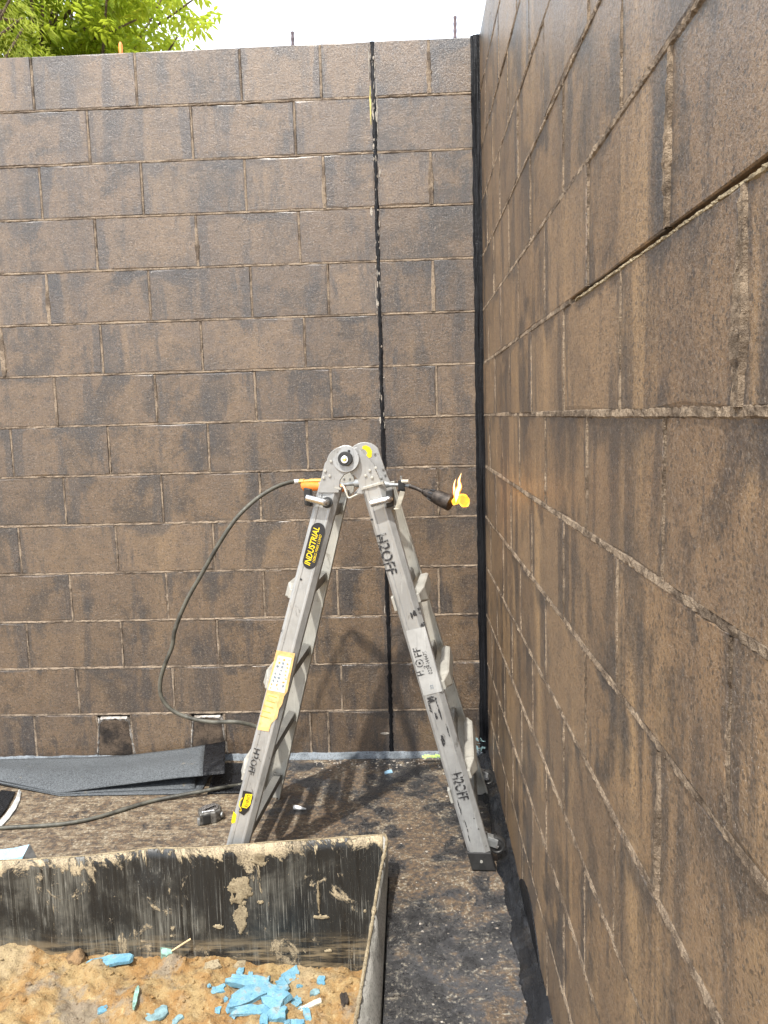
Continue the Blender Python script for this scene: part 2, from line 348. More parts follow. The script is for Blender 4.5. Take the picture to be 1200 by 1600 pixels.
M = dict(
    block=block_mat(), block2=block_mat('lit washed block', 1.65, .85, .08), mortar=mortar_mat(), mortar2=mortar_mat('brushed mortar', (.34, .27, .20), (.135, .105, .08), .36, .58), core=mortar_mat('core', (.10, .08, .06), (.04, .034, .03)),  # block2: right wall's brighter light put into a lighter, more golden block colour
    pale=mortar_mat('pale mortar', (.50, .46, .40), (.26, .22, .18), .3, .55),
    rim=mortar_mat('crumbled rim', (.55, .52, .48), (.22, .19, .16), .36, .56),
    plug=mortar_mat('plug mortar', (.125, .092, .066), (.03, .025, .022), .35, .65),
    bit=bitumen_mat('bitumen', (.006, .0065, .008), (90, 90, 3), 0, (.16, .5), .22), bitfloor=bitumen_mat('bitumen cove', (.006, .007, .009), (40, 9, 40), .05, (.10, .45), .5),
    cove=mortar_mat('cove sky sheen', (.24, .27, .30), (.10, .115, .13), .3, .6),  # pale blue-grey base colour stands in for sky reflected on the cove
    floor=floor_mat(), alu=alu_mat('aluminium', (.395, .40, .394), .45, .40, 1.0), alu2=alu_mat('worn aluminium', (.40, .39, .35), .25, .55, .75),
    alul=alu_mat('clean label film', (.47, .48, .475), .25, .4, .3), alud=alu_mat('shaded aluminium', (.21, .207, .195), .5, .5, .6),  # alud: shade on the inner rungs is darkened into the metal colour
    chrome=alu_mat('bright steel', (.72, .72, .72), 1.0, .2, .1), black=simple('black rubber', (.018, .018, .018), .55),
    liner=sheet_mat(), soil=soil_mat(), mineral=mineral_mat(),
    sidesheet=mortar_mat('cement smeared sheet', (.50, .49, .45), (.27, .265, .24), .3, .6),
    mud=mortar_mat('dried mud', (.40, .33, .215), (.22, .175, .11), .32, .6),
    foam=foam_mat(), foamd=simple('dusty foam', (.15, .24, .26), .75, 0, .25, 60, .002),
    green=simple('green film', (.17, .29, .245), .35, 0, .4, 50, .001), lime=simple('lime plastic', (.42, .62, .16), .5),
    wood=simple('pale wood', (.50, .38, .22), .7), clod=simple('clod', (.20, .125, .06), .9, 0, .4, 45, .006),
    rust=simple('rusty steel', (.11, .085, .095), .7, .2), orange=simple('orange plastic', (.72, .20, .025), .42, 0, .1),
    brass=simple('brass', (.72, .50, .16), .32, .85, .15), steel=simple('grey steel', (.30, .31, .31), .4, .6),
    burnt=simple('burnt steel', (.045, .036, .030), .55, .5, .45, 60), hose=simple('rubber hose', (.060, .058, .046), .6, 0, .45, 25, .001),
    cream=simple('cream plastic', (.50, .47, .39), .5), white=simple('white plastic', (.62, .63, .62), .45),
    yellow=simple('yellow print', (.80, .58, .01), .45, 0, .12), blackp=simple('black print', (.014, .014, .016), .42, 0, .2),
    stencil=worn_mat(), labelw=simple('white label', (.47, .485, .48), .4, 0, .12, 90),
    labelo=simple('orange label', (.60, .39, .16), .45, 0, .15, 60), labely=simple('faded yellow label', (.58, .45, .20), .45, 0, .2, 60),
    ink=simple('label ink', (.16, .20, .24), .5, 0, .3, 80), inko=simple('label orange ink', (.62, .33, .05), .5),
    tapecase=simple('worn tape case', (.14, .135, .125), .38, .5, .5, 70), bluefilm=simple('blue film', (.28, .46, .60), .25, 0, .2, 30),
    bark=simple('bark', (.12, .09, .06), .9, 0, .4, 20, .01), yres=simple('yellow sealant', (.52, .46, .14), .6),
)
M['leaf'] = leaf_mat('leaf', (.22, .34, .03), (.36, .43, .04)); M['leaf2'] = leaf_mat('feathery leaf', (.22, .28, .07), (.32, .37, .10))

# ------------------------------------------------------------------ big setting
g = MB(); S = 900
g.add([(-S, -S, -.8), (S, -S, -.8), (S, S, -.8), (-S, S, -.8)], [(0, 1, 2, 3)])
tag(g.build('ground', M['soil']), kind='structure')
FX, FY = -.388, -.868                      # edges of the concrete strip
g = MB(); P = [(-5, 0, 0), (0, 0, 0), (0, -5, 0), (FX, -5, 0), (FX, FY, 0), (-5, FY, 0)]
g.prism([V(p) for p in P], (0, 0, -.7)); tag(g.build('concrete_floor', M['floor']), kind='structure')

def soil_z(x, y):
    z = -.296 + max(0, min(1.2, -.49-x))*.066
    z += .024*fbm(x*7, y*7, 1.3, 4) + .011*fbm(x*24, y*24, 4.1, 4) + .0035*nz(x*90, y*90, 2)
    z += .012*max(0, nz(x*13, y*13, 7.7))
    z -= .03*max(0, min(1, (FY-.04-y)/.5))
    return z
xs = [-8, -5, -3.2, -2.6]+[-2.2+i*.0065 for i in range(int(1.815/.0065)+1)]
ys = [-9, -5, -3, -2.2, -1.7]+[-1.45+i*.0065 for i in range(int(.59/.0065)+1)]
g = MB(); g.grid([[(x, y, soil_z(x, y)) for x in xs] for y in ys])
tag(g.build('soil', M['soil'], smooth=True), kind='structure')

# ------------------------------------------------------------------ block walls
ZT, CH = 2.8, .2
def wallpt(w, u, v, n): return V((u, -n, v)) if w == 'b' else V((-n, u, v))
def add_block(w, parent, u0, u1, v0, v1, back=-.04, trap=None):
    j = .0042; a0, a1, b0, b1 = u0+j, u1-j, v0+j, v1-j
    uc, vc = (a0+a1)/2, (b0+b1)/2; hu, hv = (a1-a0)/2, (b1-b0)/2
    jj = lambda s=.0009: R.uniform(-s, s)
    per = [(-hu, -hv), (-hu*.3, -hv), (hu*.35, -hv), (hu, -hv), (hu, -hv*.1), (hu, hv), (hu*.3, hv), (-hu*.35, hv), (-hu, hv), (-hu, hv*.1)]
    per = [(a+jj(), b+jj()) for a, b in per]
    n0 = R.uniform(-.0012, .0014); tu, tv = R.uniform(-.004, .004), R.uniform(-.006, .006)
    f = []; o = []; k = []
    for a, b in per:
        e = .0015+R.random()**7*.008
        s = lambda q, h: q-math.copysign(min(e, abs(q)), q) if abs(q) > h*.9 else q
        f.append(wallpt(w, s(a, hu), s(b, hv), n0+a*tu+b*tv))
        o.append(wallpt(w, a, b, n0-.0016)); k.append(wallpt(w, a, b, back))
    N = len(per); vs = f+o+k; fs = [tuple(range(N))]
    for i in range(N):
        q = (i+1) % N
        fs += [(i, q, N+q, N+i), (N+i, N+q, 2*N+q, 2*N+i)]
    if back < -.1: fs.append(tuple(range(2*N, 3*N)))
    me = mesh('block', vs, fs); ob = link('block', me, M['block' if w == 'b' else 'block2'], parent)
    ob.location = wallpt(w, uc, vc, 0); ob['half'] = hu
    return ob

class Bead:                                # mortar squeezed out of the joints, real ragged geometry
    def __init__(s, w, step): s.w = w; s.step = step; s.mb = MB()
    def run(s, u0, v0, u1, v1, seed, h=.0055, deep=None, smear=None):
        L = math.hypot(u1-u0, v1-v0); n = max(2, int(L/s.step)); du, dv = (u1-u0)/L, (v1-v0)/L; rows = []; vert = abs(dv) > .5
        for i in range(n+1):
            q = L*i/n; cu, cv = u0+du*q, v0+dv*q
            hh = [h+.0022*nz(q*120, seed, k*5)+.002*nz(q*25, seed, k) for k in (1, 2)]
            d = .0010+.0018*nz(q*18, seed, 9)+.0016*nz(q*150, seed, 3)
            if smear: b = max(0, 1-abs(q/L-smear[0])/smear[1]); hh = [x+b*smear[2]*(.7+.6*nz(q*60, seed, 8)) for x in hh]; d += b*.004
            isd = bool(deep and deep[0] < q/L < deep[1])
            if isd: d = -.0025+.001*nz(q*40, seed)
            r = []
            for o, nn in ((-hh[0], (-.0015 if vert else -.0032) if not smear else -.002), (-hh[0]*.6, d-(0 if vert else .0007)-(.006 if isd else 0)+.0022*nz(q*200, 1, seed)), (0, d-(.005 if isd else 0)+.0022*nz(q*170, 2, seed)), (hh[1]*.55, d+.0003+.0022*nz(q*220, 3, seed)), (hh[1], -.0020 if not smear else -.002)):
                r.append(wallpt(s.w, cu-dv*o, cv+du*o, nn))
            rows.append(r)
        s.mb.grid(rows)

def wall(w, parent, umin, layout, step, deep=None, smears=()):
    bd = Bead(w, step); core = MB()
    lo, hi = wallpt(w, umin, -.3, -.188), wallpt(w, -.001, ZT-.006, -.0125); c = (lo+hi)/2; hf = (hi-lo)/2
    core.box(c, (hf.x, 0, 0), (0, hf.y, 0), (0, 0, hf.z)); core.build('mortar_core', M['core'], parent)
    for k in range(14):
        v1 = ZT-CH*k; v0 = v1-CH; js = layout(k)
        for (a, b) in js:
            if b <= umin: continue
            add_block(w, parent, max(a, umin), b, v0, v1, -.19 if k == 0 else -.04)
        edges = sorted({round(a, 4) for a, b in js} | {round(b, 4) for a, b in js})
        for e in edges:
            if e > -.012 or e <= umin+.02 or (w == 'b' and abs(e+.4) < .01) : continue
            sm = None
            for (kk, ee, wd) in smears:
                if kk == k and abs(ee-e) < .06: sm = (.35, .75, wd)
            bd.run(e, v0+.004, e, v1-.006, k*7.3+e*31, .0046 if w == 'b' else .0052, None, sm)
        if k: bd.run(-.002, v1, umin, v1, k*3.1+.5, .0052 if w == 'b' else .0080, deep.get(k) if deep else None)
    if w == 'r':
        lip = Bead(w, .005); lip.run(-1.72, ZT-1.2-.0042, -3.1, ZT-1.2-.0042, 3.3, .0032); lip.mb.build('mortar_lip', M['mud'], parent)
    bd.mb.build('mortar', M['mortar2' if w == 'b' else 'mortar'], parent)

bw = empty('block_wall', (0, 0, 0), 'tall brown concrete block wall facing the camera, behind the ladder, with a black vertical sealant joint', 'wall')
rw = empty('block_wall', (0, -1.5, 0), 'long concrete block wall receding along the right side, brown with grey bitumen wash', 'wall')
PATCH = [(-1.56, .076), (-1.165, .074)]
def back_layout(k):
    if k == 13:
        xs = [0, -.4, -.66, -.735, -1.165+.071, -1.165-.071, -1.56+.073, -1.56-.073, -1.90, -2.3, -2.7]
        pr = list(zip(xs[1:], xs[:-1]))
        return [q for i, q in enumerate(pr) if i not in (4, 6)]
    if k % 2 == 0: xs = [0, -.19+R.uniform(-.004, .004), -.4, -.6, -.9, -1.3, -1.7, -2.1, -2.5, -2.9]
    else: xs = [0, -.4, -.7, -1.1, -1.5, -1.9, -2.3, -2.7]
    xs = [x if x in (0, -.4) else x+R.uniform(-.004, .004) for x in xs]
    return list(zip(xs[1:], xs[:-1]))
def right_layout(k):
    o = -.015 if k % 2 == 0 else -.212
    xs = [0]+[o-.4*i+R.uniform(-.003, .003) for i in range(0 if k % 2 else 1, 12)]
    return list(zip(xs[1:], xs[:-1]))
wall('b', bw, -2.7, back_layout, .012, None, [(0, -.19, .012), (2, -.6, .010), (2, -.19, .012), (4, -1.7, .010), (4, -.19, .01), (5, -1.9, .014), (6, -1.7, .005), (3, -1.1, .008), (10, -1.1, .004)])
wall('r', rw, -4.2, right_layout, .007, {6: (.40, .75)}, [(6, -2.415, .02), (5, -2.21, .008), (9, -2.2, .006)])

def ribbon(w, pts, name, mat, parent, dome, sub=3, seed=0, edge=.0015):
    """pts: (u, v, left, right) stations -> slightly domed band lying on the wall"""
    g = MB(); rows = []
    for i, (u, v, l, r) in enumerate(pts):
        l += edge*nz(v*90+u*90, seed, 1); r += edge*nz(v*90+u*90, seed, 2); q = []
        for t, nn in ((0, -.007), (.12, dome*.6), (.35, dome), (.65, dome), (.88, dome*.6), (1, -.007)):
            uu = u-l+(l+r)*t
            q.append(wallpt(w, uu, v, nn+(dome*.5*nz(v*70, t*4, seed) if nn > -.005 else 0)))
        rows.append(q)
    g.grid(rows); return g.build(name, mat, parent, smooth=True)

# control joint sealant
st = []
for i in range(281):
    z = 2.795-i*.0099; b = .0080+.004*nz(z*14, 3)+.0045*nz(z*48, 5)
    if z > 2.2: b += .005*max(-.3, nz(z*9, 2.2))
    if z < 1.5: b += .0015+.004*max(0, nz(z*6, 1.7))
    st.append((-.4+.003*nz(z*5, 8)+.002*nz(z*31, 4), z, max(.0015, b), max(.0015, b+.001)))
ribbon('b', st, 'sealant_bead', M['bit'], bw, .004, seed=2, edge=.003)
for (z0, z1, off, wd, mt) in ((2.79, 2.66, -.0095, .002, 'pale'), (2.64, 2.50, -.0085, .003, 'yres'), (2.66, 2.45, .0085, .0022, 'pale'), (2.345, 2.31, .011, .004, 'pale'), (2.20, 2.17, -.014, .008, 'pale'), (1.93, 1.86, -.008, .002, 'pale'), (1.86, 1.82, -.006, .003, 'pale'), (1.80, 1.79, .004, .006, 'pale'), (.65, .58, -.008, .002, 'pale'), (.105, .095, -.018, .02, 'pale')):
    n = max(4, int(abs(z1-z0)/.006))
    ribbon('b', [(-.4+off*1.45+.001*nz(i*3.1, z0), z0+(z1-z0)*i/n, wd*(.3+.9*math.sin(math.pi*i/n)), wd*(.3+.9*math.sin(math.pi*i/n))) for i in range(n+1)], 'sealant_residue', M[mt], bw, .0022, seed=z0, edge=.002)
q = random.Random(31)
for i in range(46):
    z0 = q.choice((q.uniform(1.25, 2.2), q.uniform(2.2, 2.74))); ln = q.uniform(.004, .03); off = q.choice((-1, 1))*q.uniform(.001, .010); wd = q.uniform(.0015, .0045)
    ribbon('b', [(-.4+off, z0+ln*j/4, wd*(.4+.7*math.sin(math.pi*j/4)), wd*(.4+.7*math.sin(math.pi*j/4))) for j in range(5)], 'sealant_residue', M['pale'], bw, .0048, seed=i, edge=.0015)
# corner band: bitumen smeared up the inside corner
g = MB(); rows = []
for i in range(200):
    z = -.002+i*2.80/199; a = .032+.005*nz(z*4, 1)+.004*nz(z*22, 2); b = .014+.003*nz(z*5, 4); q = []
    for t in range(17):
        f = t/16; x = -a*(1-f); y = -b*f; bl = .004*math.sin(math.pi*f)+.0022*nz(f*9, z*6, 3)+.0016*math.sin(f*17+nz(z*2.5, 6)*3)
        q.append((x-.003-bl*.5, y-.003-bl, z))
    q[0] = (-a, .004, z); q[-1] = (.004, -b-.004, z); rows.append(q)
g.grid(rows); g.build('corner_band', M['bit'], bw, smooth=True)
# cove at the foot of both walls
def cove(w, name, mat, parent, umin, hv, hn, step, seed, wav=.25):
    g = MB(); rows = []; n = int(-umin/step)
    for i in range(n+1):
        u = umin*i/n; a = hv*(1+wav*nz(u*9, seed)+.15*nz(u*60, seed)); b = hn*(1+wav*nz(u*7, seed, 3)+.12*nz(u*70, seed, 5)); q = []
        for t in range(7):
            f = t/6; sag = .18*math.sin(math.pi*f)
            q.append(wallpt(w, u, a*(1-f)*(1-sag)+.002+.0012*nz(u*80, f*6, seed), b*f*(1-sag)+.003))
        q[0] = wallpt(w, u, a, -.006); q[-1] = wallpt(w, u, -.004, b); rows.append(q)
    g.grid(rows); return g.build(name, mat, parent, smooth=True)
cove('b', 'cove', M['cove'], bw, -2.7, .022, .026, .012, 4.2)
cove('r', 'cove', M['bitfloor'], rw, -4.2, .034, .054, .009, 9.1, .6)
g = MB(); rows = []                        # tongue of bitumen run up the right wall
for i in range(40):
    f = i/39; y = -.95-.42*f; h = .035+.075*math.sin(math.pi*min(1, f*1.15))**.8*(1 if f < .87 else .3); rows.append([wallpt('r', y, .02, .004), wallpt('r', y, h*.6, .0035), wallpt('r', y, h+.004*nz(y*60), .003), wallpt('r', y, h+.006, -.006)])
g.grid(rows); g.build('bitumen_smear', M['bit'], rw, smooth=True)

# mortar plugs in the washout holes of the bottom course
for (x, hw) in PATCH:
    g = MB(); top, bot = hw*.78, hw*1.05
    n = 16; rows = []
    for i in range(n+1):
        f = i/n; z = .012+(.183-.012)*f; w_ = bot+(top-bot)*f; q = []
        if f > .8: w_ *= 1-.25*((f-.8)/.2)**2
        for j in range(13):
            s = j/12*2-1; q.append((x+s*w_, -(.004+.0025*nz(x*9+s*4, z*60)+.0015*nz(s*20, z*190)-(.006 if abs(s) == 1 or i in (0, n) else 0)), z))
        rows.append(q)
    g.grid(rows); pt = g.build('mortar_plug', M['plug'], bw, smooth=True)
    g = MB()
    for sx in (-1, 1):
        rows = []
        for i in range(41):
            f = i/40; z = .014+.172*f; w_ = bot+(top-bot)*f; th = .0055+.005*nz(z*70, sx, x)+.002*nz(z*260, sx, x)+(.004*max(0, f-.75)*4 if sx < 0 else 0)
            rows.append([(x+sx*w_-th, .003, z), (x+sx*w_, -.0075-.002*nz(z*120, x), z), (x+sx*w_+th, .003, z)])
        g.grid(rows)
    rows = []
    for i in range(31):
        xx = x-top*.95+2*top*.95*i/30; th = .0055+.006*nz(xx*60, 3, x)+.005*abs(i/15-1)+.002*nz(xx*260, 5, x)
        rows.append([(xx, .003, .188), (xx, -.0075, .186-th*.5), (xx, .002, .186-th*2)])
    g.grid(rows); r = g.build('plug_rim', M['rim'], pt, smooth=True)
    r.matrix_parent_inverse = Matrix.Identity(4)

# starter bars out of the top of the wall
for (px, y0, y1, yy, rad) in ((457, 50, 76, .095, .006), (711, 26, 66, .095, .006)):
    a = at(px, y0, 1, yy); b = V((a.x-.004, yy, 2.70)); g = MB(); n = int((a.z-b.z)/.012)
    pts = [b.lerp(a, i/n) for i in range(n+1)]
    g.tube(pts, [rad*(1.16 if i % 2 else .92) for i in range(n+1)], 8); rb = g.build('rebar', M['rust'], bw)
a = at(188, 66, 1, .095); g = MB(); g.tube([(a.x, .095, 2.70), (a.x, .095, a.z-.01), (a.x, .095, a.z)], [.009, .008, .004], 8)
g.build('marker_peg', M['orange'], bw, smooth=True)

# ------------------------------------------------------------------ trees behind the wall
def tree(name, label, base, crown_c, rad, nclus, mat, lsz, seed, feather=False):
    q = random.Random(seed); root = empty(name, base, label, 'tree')
    tk = MB(); c = V(crown_c); b = V(base)
    mid = b.lerp(c, .55)+V((.1, 0, 0))
    tk.tube(catmull([b, b.lerp(mid, .5)+V((.05, .03, 0)), mid, c], 5), [.10-.004*i for i in range(16)], 9)
    tk.build('trunk', M['bark'], root, smooth=True)
    lm = MB(); cr = MB(); tips = []
    for i in range(90):
        d = V((q.gauss(0, 1), q.gauss(0, 1), q.gauss(.25, .8))).normalized(); L = q.uniform(.75, 1.05)
        e = c+V((d.x*rad[0], d.y*rad[1], d.z*rad[2]))*L; s = mid.lerp(c, q.uniform(.1, 1))
        pts = catmull([s, s.lerp(e, .5)+V((q.uniform(-.1, .1), q.uniform(-.1, .1), q.uniform(.0, .15))), e], 4)
        lm.tube(pts, [.018*(1-i/len(pts))+.004 for i in range(len(pts))], 5); tips += [pts[k] for k in (4, 5, 6, 7, 8)]
    lm.build('limb', M['bark'], root, smooth=True)
    for i in range(nclus):
        o = q.choice(tips)+V((q.gauss(0, .13), q.gauss(0, .13), q.gauss(0, .11)))
        ax = V((q.gauss(0, 1), q.gauss(0, 1), q.gauss(-.3, .7))).normalized(); sd = ax.cross(V((q.random(), q.random(), 1))).normalized(); up = sd.cross(ax)
        if feather:
            for k in range(16):
                f = k/15; p0 = o+ax*(f*.22)+V((0, 0, -.06*f*f)); s = (-1)**k
                tip = p0+sd*s*lsz+ax*.012; w_ = ax*.004
                cr.add([p0-w_, p0+w_, tip], [(0, 1, 2)])
        else:
            for k in range(7):
                f = k/6; s = (-1)**k; p0 = o+ax*(f*.12); d = (sd*s*(1 if k < 6 else 0)+ax*.75+up*q.uniform(-.35, .25)+V((0, 0, -.2))).normalized()
                L = lsz*q.uniform(.75, 1.2); wv = d.cross(up).normalized()*L*.19; dr = V((0, 0, -L*.12))
                m_ = p0+d*L*.5
                cr.add([p0, m_+wv, p0+d*L+dr, m_-wv, m_+up*L*.05], [(0, 1, 4), (1, 2, 4), (2, 3, 4), (3, 0, 4)])
    cr.build('crown', mat, root)
    return root
tree('leafy_tree', 'bright green leafy tree showing above the wall, its edge against white sky', (-2.9, 2.9, -.8), (-3.0, 2.8, 4.1), (1.36, 1.1, 1.0), 3400, M['leaf'], .080, 3)
tree('feathery_tree', 'olive green feathery tree at the top left corner, nearer than the leafy one', (-3.6, 1.7, -.8), (-3.35, 1.5, 3.75), (.95, .7, 1.0), 1500, M['leaf2'], .045, 5, True)

# ------------------------------------------------------------------ planter liner
def liner():
    root = empty('pit_liner', (-.9, FY, 0), 'black plastic sheet lining the soil pit, its mud-caked lip standing above the floor', 'liner')
    topz = lambda x: .142+.064*(x+.40)
    g = MB(); rows = []; nx = 170; tops = []
    for i in range(nx+1):
        x = -2.7+(2.7-.405)*i/nx; q = []
        zt = topz(x)+.0025*nz(x*9, 2)+.001*nz(x*60, 1); cr = math.exp(-((x+1.28)/.06)**2)
        for j in range(15):
            f = j/14; z = zt+(-.42-zt)*f
            y = FY-.004+.010*nz(x*2.6, z*1.5, 3)*(1-f*.5)-.016*math.exp(-((x+1.36-.25*(z))/.10)**2)*(.3+.7*f)+.012*math.exp(-((x+1.14-.3*z)/.07)**2)-.004*f
            q.append((x, min(y, FY-.003) if z < .005 else y, z))
        tops.append(V(q[0])); rows.append(q)
    # rounded corner
    cx, cy = -.405, rows[-1][0][1]
    g.grid(rows); o = g.build('back_sheet', M['liner'], root, smooth=True)
    s = o.modifiers.new('thick', 'SOLIDIFY'); s.thickness = .006; s.offset = 0
    # side return leaning into the pit
    lip = [(603, 1308, .141), (604, 1318, .138), (597, 1350, .134), (589, 1392, .130), (584, 1425, .124), (579, 1456, .120), (570, 1510, .114), (562, 1558, .11), (555, 1600, .105), (540, 1690, .10)]
    L = [at(a, b, 2, c) for a, b, c in lip]; L = [tops[-1]+V((.004, 0, 0)), L[0]]+L[1:]+[V((-.50, -1.9, .10)), V((-.50, -2.3, .09)), V((-.49, -2.7, .09))]
    L = catmull(L, 6); g = MB(); rows = []; gap = MB()
    for i, p in enumerate(L):
        q = []; yb = p.y; f0 = i/len(L)
        bx = min(FX-.003, -.392) if i > 8 else p.x
        for j in range(13):
            f = j/12; z = p.z+(-.42-p.z)*f
            k = max(0, min(1, (p.z-z)/p.z)); sm = k*k*(3-2*k)
            x = p.x+(bx-p.x)*(sm if i > 3 else 0)+(.006*nz(yb*14, z*11)+.003*nz(yb*40, z*30))*(1-abs(2*k-1))-(.004 if z < .01 else 0)
            q.append((x, yb, z))
        rows.append(q)
    g.grid(rows); o = g.build('side_sheet', M['sidesheet'], root, smooth=True)
    s = o.modifiers.new('thick', 'SOLIDIFY'); s.thickness = .006; s.offset = 0
    # caked lip
    g = MB(); pts = [t+V((0, 0, .001)) for t in tops[::2]]; rr = []
    for i, p in enumerate(pts): rr.append(.0025+.0016*nz(p.x*50, 4)+.0010*nz(p.x*200, 2))
    g.tube(pts, rr, 7); pts = [V(q[0])+V((0, 0, .001)) for q in rows]
    pp = []
    for i in range(len(pts)-1): pp += [pts[i].lerp(pts[i+1], k/3) for k in range(3)]
    g.tube(pp, [.0040+.004*max(0, nz(p.y*30, 7))+.002*nz(p.y*120, 3) for p in pp], 7)
    g.build('mud_lip', M['mud'], root, smooth=True)
    # dried splashes on the sheet
    def splash(px, py, w, h, seed):
        c = at(px, py, 1, FY-.012); sc = 545.0; hw, hh = w/sc*.5, h/sc*.5; st = .0026
        def yy(x, z): return FY-.004+.010*nz(x*2.6, z*1.5, 3)*(1-.5*(.14-z)/.56)-.016*math.exp(-((x+1.36-.25*z)/.10)**2)*(.3+.7*(.14-z)/.56)+.012*math.exp(-((x+1.14-.3*z)/.07)**2)-.004*(.14-z)/.56
        nx, nzz = int(hw*1.7/st), int(hh*1.7/st); g = MB(); idx = {}
        fld = lambda x, z: 1-((x-c.x)/hw)**2-((z-c.z)/hh)**2+1.1*fbm(x*38, z*30, seed*3.1, 5)
        def vid(i, j):
            if (i, j) not in idx:
                x, z = c.x+i*st+.0009*nz(i*1.7, j*2.3, seed), c.z+j*st+.0009*nz(i*2.1, j*1.3, seed+9); f = fld(x, z)
                idx[i, j] = len(g.v); g.v.append(V((x, yy(x, z)-.0028-max(0, min(.005, f*.006)), z)))
            return idx[i, j]
        for i in range(-nx, nx):
            for j in range(-nzz, nzz):
                if fld(c.x+(i+.5)*st, c.z+(j+.5)*st) > .3: g.f.append((vid(i, j), vid(i+1, j), vid(i+1, j+1), vid(i, j+1)))
        if g.f: g.build('mud_splash', M['mud'], root, smooth=True)
    for a in ((374, 1392, 46, 56, 1), (377, 1430, 26, 66, 2), (405, 1345, 30, 22, 23), (502, 1433, 28, 7, 5), (497, 1395, 5, 70, 6), (216, 1452, 10, 44, 7), (232, 1456, 6, 18, 8), (512, 1486, 16, 9, 12), (340, 1448, 18, 8, 16), (408, 1410, 14, 7, 17), (570, 1424, 5, 5, 18)): splash(*a)
liner()

